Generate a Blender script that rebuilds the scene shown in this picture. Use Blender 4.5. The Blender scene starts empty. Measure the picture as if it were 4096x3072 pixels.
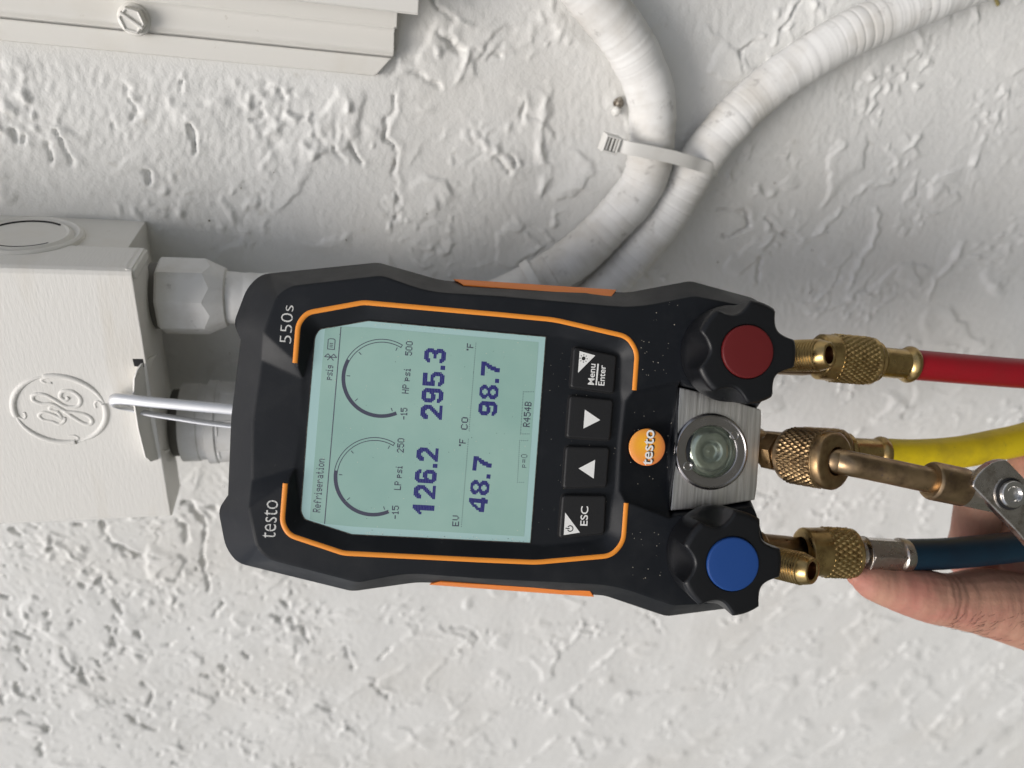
import bpy, bmesh, math, random
import numpy as np
from mathutils import Matrix, Vector
from mathutils.geometry import delaunay_2d_cdt

MM = 0.001
scene = bpy.context.scene
col = scene.collection
rnd = random.Random(7)

# ------------------------------------------------------------------ frames
# wall frame, in mm: s runs down the wall, t sideways, h straight out of the wall.  World: X = t, Y = -h, Z = ZB - s
ZB = 1.45
WALL = Matrix(((0, 1, 0, 0), (0, 0, -1, 0), (-1, 0, 0, ZB), (0, 0, 0, 1)))
# gauge frame, in mm: a runs from its top to its hose ports, b sideways, c out of its face
GAUGE_IN_WALL = Matrix(((0.9871139, 0.08486484, -0.13566176, 58.988 * MM),
                        (-0.00184922, 0.85377725, 0.52063517, -139.961 * MM),
                        (0.16000855, -0.51367535, 0.84293233, 118.373 * MM), (0, 0, 0, 1)))
GAUGE = WALL @ GAUGE_IN_WALL

# ------------------------------------------------------------------ camera
cam = bpy.data.cameras.new("camera")
cam.sensor_width = 36.0
cam.lens = 36.0 * 2840.5 / 4096.0
cam.clip_start = 0.01
cam.clip_end = 50.0
cam.dof.use_dof = True
cam.dof.focus_distance = 0.248
cam.dof.aperture_fstop = 7.0
cam_ob = bpy.data.objects.new("camera", cam)
col.objects.link(cam_ob)
CR = Matrix(((0.97064501, 0.00783536, -0.240389), (0.11776603, 0.85598037, 0.50341709), (0.20971272, -0.51694894, 0.82993034))).to_4x4()
cam_ob.matrix_world = WALL @ Matrix.Translation((0, 0, 312.8 * MM)) @ CR
scene.camera = cam_ob

# ------------------------------------------------------------------ world and sun
SUN_DIR = Vector((-0.12, -0.50, 0.85)).normalized()
world = bpy.data.worlds.new("World")
scene.world = world
world.use_nodes = True
wn = world.node_tree
wn.nodes.clear()
sky = wn.nodes.new("ShaderNodeTexSky")
sky.sky_type = 'NISHITA'
sky.sun_disc = False
sky.sun_elevation = math.asin(SUN_DIR.z)
sky.sun_rotation = math.atan2(SUN_DIR.x, SUN_DIR.y)
sky.altitude = 0
sky.air_density = 1.0
sky.dust_density = 4.0
sky.ozone_density = 0.6
hsv = wn.nodes.new("ShaderNodeHueSaturation")      # thin overcast: the blue is mostly washed out
hsv.inputs["Saturation"].default_value = 0.6
bg = wn.nodes.new("ShaderNodeBackground")
bg.inputs["Strength"].default_value = 0.085
wo = wn.nodes.new("ShaderNodeOutputWorld")
wn.links.new(sky.outputs[0], hsv.inputs["Color"])
wn.links.new(hsv.outputs[0], bg.inputs[0])
wn.links.new(bg.outputs[0], wo.inputs[0])

sun = bpy.data.lights.new("sun", 'SUN')
sun.energy = 1.5
sun.angle = math.radians(30)
sun.color = (1.0, 0.965, 0.915)
sun_ob = bpy.data.objects.new("sun", sun)
col.objects.link(sun_ob)
sun_ob.rotation_euler = (-SUN_DIR).to_track_quat('-Z', 'Y').to_euler()
sun_ob.location = (0, -2, 3)

scene.view_settings.view_transform = 'Standard'
scene.view_settings.look = 'None'
scene.view_settings.exposure = 0.5
scene.view_settings.gamma = 1.0
scene.render.engine = 'CYCLES'
scene.cycles.max_bounces = 8
scene.cycles.transmission_bounces = 8
scene.cycles.use_denoising = True

# ------------------------------------------------------------------ materials
def mat(name, base, rough=0.5, metal=0.0, spec=0.5, bump=None, tint=None, coat=0.0, coat_rough=0.05, rvar=None, edge=None,
        stretch=None, tint2=None, sss=0.0, trans=0.0, ior=1.45):
    """bump: list of (scale per metre, strength, distance mm); tint: (colour, scale, amount, contrast lo, hi)"""
    m = bpy.data.materials.new(name)
    m.use_nodes = True
    nt = m.node_tree
    p = nt.nodes["Principled BSDF"]
    N, L = nt.nodes.new, nt.links.new
    p.inputs["Base Color"].default_value = (*base, 1)
    p.inputs["Roughness"].default_value = rough
    p.inputs["Metallic"].default_value = metal
    p.inputs["Specular IOR Level"].default_value = spec
    p.inputs["Coat Weight"].default_value = coat
    p.inputs["Coat Roughness"].default_value = coat_rough
    p.inputs["Transmission Weight"].default_value = trans
    p.inputs["IOR"].default_value = ior
    if sss:
        p.inputs["Subsurface Weight"].default_value = sss
        p.inputs["Subsurface Radius"].default_value = (1.0, 0.35, 0.18)
        p.inputs["Subsurface Scale"].default_value = 0.003
    tc = N("ShaderNodeTexCoord")
    src = tc.outputs["Object"]
    if stretch:
        mp = N("ShaderNodeMapping")
        mp.inputs["Scale"].default_value = stretch
        L(src, mp.inputs["Vector"])
        src = mp.outputs[0]
    def noise(scale, detail=4.0, rg=0.6, dist=0.0):
        n = N("ShaderNodeTexNoise")
        n.inputs["Scale"].default_value = scale
        n.inputs["Detail"].default_value = detail
        n.inputs["Roughness"].default_value = rg
        n.inputs["Distortion"].default_value = dist
        L(src, n.inputs["Vector"])
        return n.outputs["Fac"]
    def ramp(sock, lo, hi):
        r = N("ShaderNodeMapRange")
        r.inputs["From Min"].default_value = lo
        r.inputs["From Max"].default_value = hi
        L(sock, r.inputs["Value"])
        return r.outputs[0]
    last = None
    for t in (tint, tint2):
        if not t:
            continue
        c, sc, amt, lo, hi = t
        f = ramp(noise(sc), lo, hi)
        mul = N("ShaderNodeMath"); mul.operation = 'MULTIPLY'
        L(f, mul.inputs[0]); mul.inputs[1].default_value = amt
        mix = N("ShaderNodeMix"); mix.data_type = 'RGBA'
        L(mul.outputs[0], mix.inputs["Factor"])
        if last is None:
            mix.inputs["A"].default_value = (*base, 1)
        else:
            L(last, mix.inputs["A"])
        mix.inputs["B"].default_value = (*c, 1)
        last = mix.outputs["Result"]
    if last is not None:
        L(last, p.inputs["Base Color"])
    if rvar:
        sc, lo, hi = rvar
        r = N("ShaderNodeMapRange")
        r.inputs["From Min"].default_value = 0.3
        r.inputs["From Max"].default_value = 0.7
        r.inputs["To Min"].default_value = lo
        r.inputs["To Max"].default_value = hi
        L(noise(sc), r.inputs["Value"])
        L(r.outputs[0], p.inputs["Roughness"])
    nrm = None
    if edge:
        bv = N("ShaderNodeBevel")
        bv.samples = 4
        bv.inputs["Radius"].default_value = edge * MM
        nrm = bv.outputs[0]
    for (sc, st, dist) in (bump or []):
        b = N("ShaderNodeBump")
        b.inputs["Strength"].default_value = st
        b.inputs["Distance"].default_value = dist * MM
        L(noise(sc, 3.0), b.inputs["Height"])
        if nrm is not None:
            L(nrm, b.inputs["Normal"])
        nrm = b.outputs[0]
    if nrm is not None:
        L(nrm, p.inputs["Normal"])
    return m

M = {}
M['stucco'] = mat("stucco_paint", (0.745, 0.745, 0.73), 0.75, spec=0.25, bump=[(1000, 0.6, 0.28), (300, 0.4, 0.5)],
                  tint=((0.66, 0.64, 0.60), 9, 0.5, 0.48, 0.72), tint2=((0.44, 0.41, 0.35), 120, 0.45, 0.64, 0.8))
M['paint'] = mat("white_metal_paint", (0.765, 0.75, 0.71), 0.5, spec=0.4, edge=0.7, bump=[(700, 0.18, 0.12)],
                 tint=((0.64, 0.59, 0.50), 30, 0.45, 0.55, 0.8), tint2=((0.33, 0.28, 0.21), 200, 0.45, 0.70, 0.8))
M['paint_brushed'] = mat("brushed_on_paint", (0.775, 0.76, 0.725), 0.5, spec=0.4, edge=0.8, stretch=(5, 0.9, 1), bump=[(230, 0.5, 0.2)],
                         tint=((0.66, 0.60, 0.50), 12, 0.45, 0.55, 0.8), tint2=((0.30, 0.24, 0.17), 90, 0.5, 0.73, 0.8))
M['conduit'] = mat("conduit_paint", (0.76, 0.755, 0.74), 0.55, spec=0.35, bump=[(500, 0.3, 0.15)],
                   tint=((0.52, 0.49, 0.44), 38, 0.75, 0.46, 0.72), tint2=((0.22, 0.205, 0.19), 130, 0.65, 0.62, 0.76))
M['nylon'] = mat("white_nylon", (0.72, 0.71, 0.68), 0.4, spec=0.5, edge=0.3, tint=((0.5, 0.47, 0.42), 90, 0.3, 0.55, 0.8))
M['shade_slot'] = mat("slot_shade_grey", (0.16, 0.155, 0.145), 0.7)  # grey that paints in the tie slot's shade; the locking rings share it
M['dark_gap'] = mat("dark_gap", (0.012, 0.012, 0.013), 0.8)
M['housing'] = mat("dark_housing_plastic", (0.0062, 0.0076, 0.0105), 0.46, spec=0.36, edge=1.5, bump=[(1500, 0.22, 0.1)], tint=((0.022, 0.023, 0.025), 55, 0.6, 0.5, 0.8), tint2=((0.05, 0.05, 0.05), 500, 0.35, 0.68, 0.76),
                   rvar=(60, 0.38, 0.52))
M['black'] = mat("black_bezel_plastic", (0.008, 0.0085, 0.010), 0.45, spec=0.5, edge=0.5, bump=[(1700, 0.25, 0.1)])
M['key'] = mat("black_rubber_key", (0.010, 0.010, 0.011), 0.48, spec=0.5, edge=0.6, bump=[(1700, 0.3, 0.1)])
M['knob'] = mat("black_knob_plastic", (0.0065, 0.007, 0.0085), 0.38, spec=0.4, edge=0.5, bump=[(1300, 0.22, 0.1)])
M['orange'] = mat("orange_trim", (0.83, 0.29, 0.035), 0.42, spec=0.45, edge=0.3, tint=((0.25, 0.10, 0.03), 260, 0.5, 0.68, 0.8))
M['grip'] = mat("orange_grip", (0.80, 0.22, 0.03), 0.5, spec=0.4, edge=0.3, tint=((0.35, 0.12, 0.03), 200, 0.4, 0.64, 0.8))
M['red_cap'] = mat("red_cap", (0.11, 0.009, 0.010), 0.42, spec=0.45, edge=0.5, bump=[(1500, 0.12, 0.08)])
M['blue_cap'] = mat("blue_cap", (0.012, 0.055, 0.22), 0.42, spec=0.45, edge=0.5, bump=[(1500, 0.12, 0.08)])
M['lcd_edge'] = mat("lcd_border", (0.38, 0.57, 0.56), 0.35, spec=0.3, coat=0.6, coat_rough=0.06)
M['lcd'] = mat("lcd_field", (0.275, 0.45, 0.40), 0.4, spec=0.3, coat=0.6, coat_rough=0.06, tint=((0.335, 0.51, 0.45), 28, 0.8, 0.35, 0.65), rvar=(120, 0.34, 0.5))
M['ink'] = mat("lcd_digits", (0.022, 0.020, 0.17), 0.4, spec=0.3, coat=0.6, coat_rough=0.06)
M['ink2'] = mat("lcd_marks", (0.058, 0.060, 0.095), 0.4, spec=0.3, coat=0.6, coat_rough=0.06)
M['ink3'] = mat("lcd_faint_marks", (0.095, 0.105, 0.135), 0.4, spec=0.3, coat=0.6, coat_rough=0.06)
M['print'] = mat("white_print", (0.80, 0.80, 0.78), 0.5, tint=((0.55, 0.55, 0.53), 900, 0.5, 0.6, 0.7))
M['print_worn'] = mat("worn_silver_print", (0.62, 0.62, 0.60), 0.5, tint=((0.16, 0.16, 0.16), 1500, 0.8, 0.54, 0.62))
M['print_black'] = mat("black_print", (0.02, 0.02, 0.02), 0.5)
M['alu'] = mat("brushed_aluminium", (0.82, 0.80, 0.77), 0.42, 1.0, edge=0.5, stretch=(1, 0.02, 1), bump=[(1100, 0.42, 0.2)],
               rvar=(900, 0.34, 0.52), tint=((0.55, 0.53, 0.51), 1200, 0.7, 0.42, 0.62))
M['steel'] = mat("nickel_steel", (0.62, 0.61, 0.60), 0.16, 1.0, edge=0.4, rvar=(120, 0.1, 0.26))
M['steel_ring'] = mat("turned_steel_ring", (0.42, 0.40, 0.40), 0.22, 1.0, edge=0.5, rvar=(150, 0.16, 0.3))
M['hook'] = mat("satin_aluminium_rod", (0.68, 0.69, 0.71), 0.58, 1.0, rvar=(90, 0.52, 0.64))
M['chrome'] = mat("scuffed_chrome", (0.50, 0.47, 0.44), 0.28, 1.0, edge=0.6, bump=[(420, 0.2, 0.1)], rvar=(220, 0.14, 0.42),
                  tint=((0.30, 0.26, 0.22), 300, 0.7, 0.5, 0.66))
M['brass'] = mat("worn_brass", (0.47, 0.335, 0.145), 0.3, 1.0, edge=0.25, rvar=(260, 0.22, 0.42), tint=((0.22, 0.13, 0.055), 240, 0.7, 0.45, 0.7))
M['brass_dull'] = mat("tarnished_brass", (0.34, 0.235, 0.125), 0.34, 1.0, edge=0.25, rvar=(200, 0.26, 0.48), tint=((0.20, 0.12, 0.06), 260, 0.75, 0.42, 0.68))
M['copper'] = mat("dark_copper_bore", (0.20, 0.095, 0.045), 0.35, 1.0)
M['bronze'] = mat("tarnished_bronze_tube", (0.37, 0.26, 0.15), 0.3, 1.0, bump=[(600, 0.12, 0.1)], rvar=(160, 0.24, 0.5),
                  tint=((0.17, 0.115, 0.075), 130, 0.8, 0.45, 0.68), tint2=((0.16, 0.12, 0.12), 330, 0.6, 0.64, 0.72))
M['nickel_old'] = mat("dull_nickel", (0.50, 0.46, 0.42), 0.26, 1.0, edge=0.3, rvar=(200, 0.2, 0.4), tint=((0.25, 0.19, 0.13), 200, 0.6, 0.5, 0.7))
M['red_hose'] = mat("red_hose_rubber", (0.30, 0.006, 0.014), 0.42, spec=0.45, bump=[(400, 0.15, 0.1)], tint=((0.25, 0.01, 0.015), 90, 0.6, 0.45, 0.7))
M['yellow_hose'] = mat("yellow_hose_rubber", (0.66, 0.50, 0.012), 0.45, spec=0.4, bump=[(400, 0.15, 0.1)],
                       tint=((0.36, 0.26, 0.02), 80, 0.6, 0.45, 0.7), tint2=((0.06, 0.05, 0.03), 260, 0.5, 0.66, 0.74))
M['blue_hose'] = mat("blue_hose_rubber", (0.002, 0.017, 0.033), 0.42, spec=0.45, bump=[(400, 0.15, 0.1)], tint=((0.003, 0.008, 0.018), 90, 0.5, 0.45, 0.7))
def skin_material():
    m = mat("skin", (0.44, 0.24, 0.172), 0.5, spec=0.3, sss=0.1, tint=((0.41, 0.165, 0.132), 50, 0.75, 0.42, 0.66), tint2=((0.25, 0.125, 0.085), 110, 0.45, 0.56, 0.75))
    nt = m.node_tree
    N, L = nt.nodes.new, nt.links.new
    p = nt.nodes["Principled BSDF"]
    tc = N("ShaderNodeTexCoord")
    last = None
    for kind, sc, stretch, st, dist in (("noise", 1.0, (520, 150, 300), 0.4, 0.25), ("noise", 1.0, (190, 60, 100), 0.35, 0.5), ("voro", 1.0, (620, 620, 620), 0.35, 0.18), ("noise", 1.0, (1700, 1700, 1700), 0.3, 0.1)):
        mp = N("ShaderNodeMapping"); mp.inputs["Scale"].default_value = stretch; mp.inputs["Rotation"].default_value = (0, 0, 0.25)
        L(tc.outputs["Object"], mp.inputs["Vector"])
        if kind == "noise":
            n = N("ShaderNodeTexNoise"); n.inputs["Scale"].default_value = sc; n.inputs["Detail"].default_value = 3; n.inputs["Distortion"].default_value = 0.6
            h = n.outputs["Fac"]
        else:
            n = N("ShaderNodeTexVoronoi"); n.feature = 'DISTANCE_TO_EDGE'; n.inputs["Scale"].default_value = sc
            h = n.outputs["Distance"]
        L(mp.outputs[0], n.inputs["Vector"])
        b = N("ShaderNodeBump"); b.inputs["Strength"].default_value = st; b.inputs["Distance"].default_value = dist * MM
        L(h, b.inputs["Height"])
        if last is not None:
            L(last, b.inputs["Normal"])
        last = b.outputs[0]
    L(last, p.inputs["Normal"])
    return m
M['skin'] = skin_material()
M['hair'] = mat("arm_hair", (0.05, 0.03, 0.02), 0.5)
def thin_glass():
    m = bpy.data.materials.new("sight_glass")
    m.use_nodes = True
    nt = m.node_tree
    nt.nodes.clear()
    N, L = nt.nodes.new, nt.links.new
    t = N("ShaderNodeBsdfTransparent"); t.inputs[0].default_value = (0.94, 0.97, 0.92, 1)
    g = N("ShaderNodeBsdfGlossy"); g.inputs["Roughness"].default_value = 0.05
    fr = N("ShaderNodeFresnel"); fr.inputs[0].default_value = 1.45
    mx = N("ShaderNodeMixShader"); o = N("ShaderNodeOutputMaterial")
    L(fr.outputs[0], mx.inputs[0]); L(t.outputs[0], mx.inputs[1]); L(g.outputs[0], mx.inputs[2]); L(mx.outputs[0], o.inputs[0])
    return m
M['glass'] = thin_glass()
M['cavity'] = mat("greenish_sight_glass_bowl", (0.64, 0.66, 0.60), 0.16, 0.6, coat=0.6, tint=((0.40, 0.42, 0.36), 150, 0.8, 0.4, 0.65))
M['wood_hole'] = mat("rusty_screw", (0.10, 0.075, 0.055), 0.4, 0.5, tint=((0.45, 0.42, 0.36), 300, 0.8, 0.45, 0.6))
M['dust'] = mat("dust", (0.72, 0.66, 0.55), 0.8)
M['dust_dark'] = mat("dark_grit", (0.03, 0.03, 0.025), 0.8)
M['seam'] = mat("grimy_seam", (0.03, 0.026, 0.022), 0.8, tint=((0.17, 0.155, 0.13), 900, 0.7, 0.5, 0.66))
M['leaf'] = mat("dried_moss", (0.30, 0.25, 0.10), 0.8)

def badge_material():
    m = mat("orange_badge", (0.85, 0.30, 0.04), 0.25, spec=0.5, coat=0.8, coat_rough=0.04)
    nt = m.node_tree
    N, L = nt.nodes.new, nt.links.new
    p = nt.nodes["Principled BSDF"]
    tc = N("ShaderNodeTexCoord")
    vm = N("ShaderNodeVectorMath"); vm.operation = 'DISTANCE'
    L(tc.outputs["Object"], vm.inputs[0])
    vm.inputs[1].default_value = (47.6 * MM, 1.2 * MM, -2.0 * MM)
    r = N("ShaderNodeValToRGB")
    r.color_ramp.elements[0].position = 0.0
    r.color_ramp.elements[0].color = (0.93, 0.47, 0.02, 1)
    r.color_ramp.elements[1].position = 1.0
    r.color_ramp.elements[1].color = (0.80, 0.23, 0.07, 1)
    mr = N("ShaderNodeMapRange")
    mr.inputs["From Max"].default_value = 8.5 * MM
    L(vm.outputs["Value"], mr.inputs["Value"])
    L(mr.outputs[0], r.inputs[0])
    L(r.outputs[0], p.inputs["Base Color"])       # the printed two-tone of the badge itself
    return m
M['badge'] = badge_material()

# ------------------------------------------------------------------ mesh helpers
V3 = lambda *a: np.array(a, float)

def unit(v):
    v = np.asarray(v, float)
    return v / np.linalg.norm(v)

class MB:
    def __init__(self):
        self.v, self.f = [], []
    def add(self, vs, fs):
        n = len(self.v)
        self.v.extend([tuple(map(float, p)) for p in vs])
        self.f.extend([tuple(i + n for i in q) for q in fs])
        return self
    def rings(self, rings, cap0=True, cap1=True, closed=True):
        n = len(rings[0])
        vs = [p for r in rings for p in r]
        fs = []
        for i in range(len(rings) - 1):
            for j in range(n if closed else n - 1):
                k = (j + 1) % n
                fs.append((i * n + j, i * n + k, (i + 1) * n + k, (i + 1) * n + j))
        if cap0:
            fs.append(tuple(range(n))[::-1])
        if cap1:
            fs.append(tuple((len(rings) - 1) * n + j for j in range(n)))
        return self.add(vs, fs)
    def tube(self, path, rad, n=20, caps=True, flat=1.0):
        path = [np.asarray(p, float) for p in path]
        T = [unit(path[min(i + 1, len(path) - 1)] - path[max(i - 1, 0)]) for i in range(len(path))]
        ref = V3(0, 0, 1) if abs(T[0][2]) < 0.9 else V3(1, 0, 0)
        x = unit(np.cross(T[0], ref))
        rings = []
        for i, p in enumerate(path):
            x = unit(x - T[i] * (x @ T[i]))
            y = np.cross(T[i], x)
            r = rad(i / (len(path) - 1)) if callable(rad) else (rad[i] if hasattr(rad, '__len__') else rad)
            rings.append([p + r * (math.cos(a) * x + flat * math.sin(a) * y) for a in np.arange(n) * (2 * math.pi / n)])
        return self.rings(rings, caps, caps)
    def lathe(self, p, axis, prof, n=40, cap0=False, cap1=False, phase=0.0):
        axis = unit(axis)
        p = np.asarray(p, float)
        ref = V3(0, 0, 1) if abs(axis[2]) < 0.9 else V3(1, 0, 0)
        x = unit(np.cross(axis, ref)); y = np.cross(axis, x)
        an = np.arange(n) * (2 * math.pi / n) + phase
        return self.rings([[p + axis * d + r * (math.cos(a) * x + math.sin(a) * y) for a in an] for d, r in prof], cap0, cap1)
    def prism(self, poly, c0, c1, bev=0.0, steps=3, draft=0.0):
        """poly in the first two coordinates (anticlockwise), from c0 up to c1, upper edge rounded by bev"""
        loops = [[(a, b, c0) for a, b in offset_poly(poly, draft)]]
        if bev > 0:
            for k in range(steps + 1):
                an = k / steps * math.pi / 2
                q = offset_poly(poly, -bev * (1 - math.cos(an)))
                loops.append([(a, b, c1 - bev * (1 - math.sin(an))) for a, b in q])
        else:
            loops.append([(a, b, c1) for a, b in poly])
        return self.rings(loops)
    def box(self, lo, hi):
        (x0, y0, z0), (x1, y1, z1) = lo, hi
        vs = [(x, y, z) for z in (z0, z1) for x, y in ((x0, y0), (x1, y0), (x1, y1), (x0, y1))]
        return self.add(vs, [(3, 2, 1, 0), (4, 5, 6, 7), (0, 1, 5, 4), (1, 2, 6, 5), (2, 3, 7, 6), (3, 0, 4, 7)])

def offset_poly(poly, d):
    """move each side of an anticlockwise polygon outwards by d"""
    n = len(poly)
    out = []
    for i in range(n):
        p0, p1, p2 = (np.array(poly[k % n], float) for k in (i - 1, i, i + 1))
        e1, e2 = unit(p1 - p0), unit(p2 - p1)
        n1, n2 = np.array((e1[1], -e1[0])), np.array((e2[1], -e2[0]))
        k = 1.0 + n1 @ n2
        out.append(tuple(p1 + d * (n1 + n2) / max(k, 0.25)))
    return out

def rounded(poly, radii, seg=5):
    """polygon with corners rounded; radii one number or a list"""
    n = len(poly)
    out = []
    for i in range(n):
        r = radii[i] if hasattr(radii, '__len__') else radii
        p0, p1, p2 = (np.array(poly[k % n], float) for k in (i - 1, i, i + 1))
        if r <= 0:
            out.append(tuple(p1)); continue
        u, w = unit(p0 - p1), unit(p2 - p1)
        half = math.acos(max(-1, min(1, u @ w))) / 2
        d = min(r / math.tan(half), 0.48 * np.linalg.norm(p0 - p1), 0.48 * np.linalg.norm(p2 - p1))
        for k in range(seg + 1):
            t = k / seg
            q = (1 - t) ** 2 * (p1 + u * d) + 2 * t * (1 - t) * p1 + t ** 2 * (p1 + w * d)
            out.append(tuple(q))
    return out

def area2(p):
    return sum(p[i - 1][0] * p[i][1] - p[i][0] * p[i - 1][1] for i in range(len(p)))

def ccw(p):
    return p if area2(p) > 0 else p[::-1]

def spline(pts, n):
    """Catmull-Rom through pts, n samples per span"""
    P = [np.asarray(p, float) for p in pts]
    P = [2 * P[0] - P[1]] + P + [2 * P[-1] - P[-2]]
    out = []
    for i in range(1, len(P) - 2):
        for k in range(n):
            t = k / n
            a, b, c, d = P[i - 1:i + 3]
            out.append(0.5 * ((2 * b) + (c - a) * t + (2 * a - 5 * b + 4 * c - d) * t * t + (3 * b - a - 3 * c + d) * t ** 3))
    out.append(P[-2])
    return out

def link(name, me, m, parent=None, sharp=38, smooth=True):
    o = bpy.data.objects.new(name, me)
    col.objects.link(o)
    if m is not None:
        me.materials.append(m)
    if smooth:
        me.shade_smooth()
        me.set_sharp_from_angle(angle=math.radians(sharp))
        if len(me.polygons) < 6000:
            wn_ = o.modifiers.new("weighted_normals", 'WEIGHTED_NORMAL')
            wn_.keep_sharp = True
            wn_.weight = 100
    if parent is not None:
        o.parent = parent
    return o

def mesh(name, mb, base=(0, 0, 0), fix=True):
    me = bpy.data.meshes.new(name)
    b = np.asarray(base, float)
    vs = (np.asarray(mb.v, float) - b) * MM
    me.from_pydata([tuple(p) for p in vs], [], mb.f)
    me.validate()
    if fix:
        bm = bmesh.new(); bm.from_mesh(me)
        bmesh.ops.recalc_face_normals(bm, faces=bm.faces)
        bm.to_mesh(me); bm.free()
    return me

class Thing:
    """an Empty standing in a frame; parts are given in the frame's own millimetres"""
    def __init__(self, name, label, cat, frame, base=(0, 0, 0), group=None):
        self.base = base
        o = bpy.data.objects.new(name, None)
        o.empty_display_size = 0.01
        col.objects.link(o)
        o.matrix_world = frame @ Matrix.Translation(Vector(base) * MM)
        o['label'] = label
        o['category'] = cat
        if group:
            o['group'] = group
        self.o = o
    def part(self, name, mb, m, parent=None, sharp=38, fix=True, label=None, kind=None):
        o = link(name, mesh(name, mb, self.base, fix), M[m] if isinstance(m, str) else m, parent or self.o, sharp)
        if label:
            o['label'] = label
        if kind:
            o['kind'] = kind
        return o

def solo(name, label, cat, frame, mb, m, base=(0, 0, 0), group=None, sharp=38):
    o = link(name, mesh(name, mb, base), M[m], None, sharp)
    o.matrix_world = frame @ Matrix.Translation(Vector(base) * MM)
    o['label'] = label; o['category'] = cat
    if group:
        o['group'] = group
    return o

def glyphs(text, bold=0.0):
    """built-in font outline as flat triangles, bounding box moved to the origin"""
    cu = bpy.data.curves.new("lettering", 'FONT')
    cu.body = text
    cu.fill_mode = 'FRONT'
    cu.offset = bold
    cu.resolution_u = 4
    ob = bpy.data.objects.new("lettering", cu)
    me = bpy.data.meshes.new_from_object(ob)
    vs = np.array([v.co[:] for v in me.vertices])
    fs = [tuple(p.vertices) for p in me.polygons]
    bpy.data.objects.remove(ob)
    bpy.data.meshes.remove(me)
    bpy.data.curves.remove(cu)
    lo, hi = vs.min(0), vs.max(0)
    return vs - lo, fs, hi - lo

def letter(mb, text, p0, p1, height, c, bold=0.0):
    """text from p0 to p1 (a, b) along its baseline, standing 'height' tall, at height c over the gauge frame"""
    vs, fs, size = glyphs(text, bold)
    p0, p1 = np.array(p0, float), np.array(p1, float)
    x = unit(p1 - p0)
    y = np.array((-x[1], x[0]))
    sx, sy = np.linalg.norm(p1 - p0) / size[0], height / size[1]
    mb.add([(*(p0 + x * v[0] * sx + y * v[1] * sy), c) for v in vs], fs)
    return mb

# ------------------------------------------------------------------ noise for the stucco
_rs = np.random.RandomState(11)
_perm = _rs.permutation(512)
_ang = _rs.rand(512) * 2 * np.pi
_gx, _gy = np.cos(_ang), np.sin(_ang)

def perlin(x, y, seed=0):
    x = x + seed * 17.31; y = y + seed * 9.77
    xi, yi = np.floor(x).astype(int), np.floor(y).astype(int)
    xf, yf = x - xi, y - yi
    u, v = xf ** 3 * (xf * (xf * 6 - 15) + 10), yf ** 3 * (yf * (yf * 6 - 15) + 10)
    def g(i, j, fx, fy):
        h = _perm[(_perm[i & 511] + j) & 511]
        return _gx[h] * fx + _gy[h] * fy
    a = g(xi, yi, xf, yf); b = g(xi + 1, yi, xf - 1, yf)
    c = g(xi, yi + 1, xf, yf - 1); d = g(xi + 1, yi + 1, xf - 1, yf - 1)
    return (a + u * (b - a)) + v * ((c + u * (d - c)) - (a + u * (b - a)))

def sstep(x, lo, hi):
    t = np.clip((x - lo) / (hi - lo), 0, 1)
    return t * t * (3 - 2 * t)

# trowel marks seen on this wall, in wall millimetres (s, t)
GROOVES = [[(-76.8,-56.0),(-75.2,-61.7),(-73.8,-65.8),(-76.2,-69.0)],[(-70.7,-61.3),(-73.5,-66.7)],[(-25.7,-50.7),(-20.6,-52.8),(-19.0,-56.6)],[(-27.9,-57.8),(-28.2,-63.1),(-32.7,-65.2)],[(-56.1,-67.9),(-54.6,-74.0),(-55.2,-79.5)],[(-82.8,-69.1),(-80.6,-74.1)],[(-103.7,-75.0),(-101.3,-83.5),(-99.4,-86.5)],[(-107.3,-79.6),(-107.2,-85.3)],[(-118.6,-75.3),(-117.9,-79.5)],[(-115.5,-77.2),(-115.3,-80.2)],[(-74.2,-88.1),(-73.5,-92.7)],[(-0.4,-72.9),(3.4,-78.3)],[(5.8,-67.7),(7.7,-75.1),(11.1,-79.7)],[(24.7,-51.6),(24.0,-57.1),(20.8,-61.9),(21.0,-68.5),(26.4,-72.9),(25.7,-78.8),(23.8,-82.4),(27.0,-87.7),(26.5,-103.3)],[(67.6,-71.0),(76.0,-79.6)],[(41.1,-25.9),(47.1,-30.3),(51.0,-31.7)],[(55.7,-31.2),(59.7,-33.0),(66.3,-31.5)],[(37.7,-14.8),(40.6,-17.7),(46.3,-20.4)],[(-56.9,-51.8),(-56.5,-55.9)],[(23.2,-35.2),(25.3,-41.0),(22.6,-43.8)],[(27.1,-39.9),(35.6,-42.7),(42.5,-46.5)],[(78.8,-49.9),(78.7,-57.7)],[(211.5,-93.2),(222.3,-100.8),(234.4,-103.4)],[(184.3,-91.0),(199.8,-90.2),(203.8,-98.5),(192.1,-104.0)],[(217.0,-126.4),(214.9,-115.8)],[(190.4,-10.2),(192.5,-6.3),(194.8,0.4)],[(175.9,-26.9),(173.9,-20.3),(176.4,-17.3)],[(264.8,-133.4),(264.8,-122.2)],[(74.0,-71.1),(78.8,-74.9)],[(203.9,-376.4),(219.2,-388.0),(230.6,-404.5)],[(585.0,-504.3),(611.8,-522.4),(643.8,-542.0)],[(293.9,-448.7),(304.5,-456.1)],[(529.3,-567.6),(544.3,-581.7)],[(-17.1,-379.4),(5.6,-379.3)]]
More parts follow.
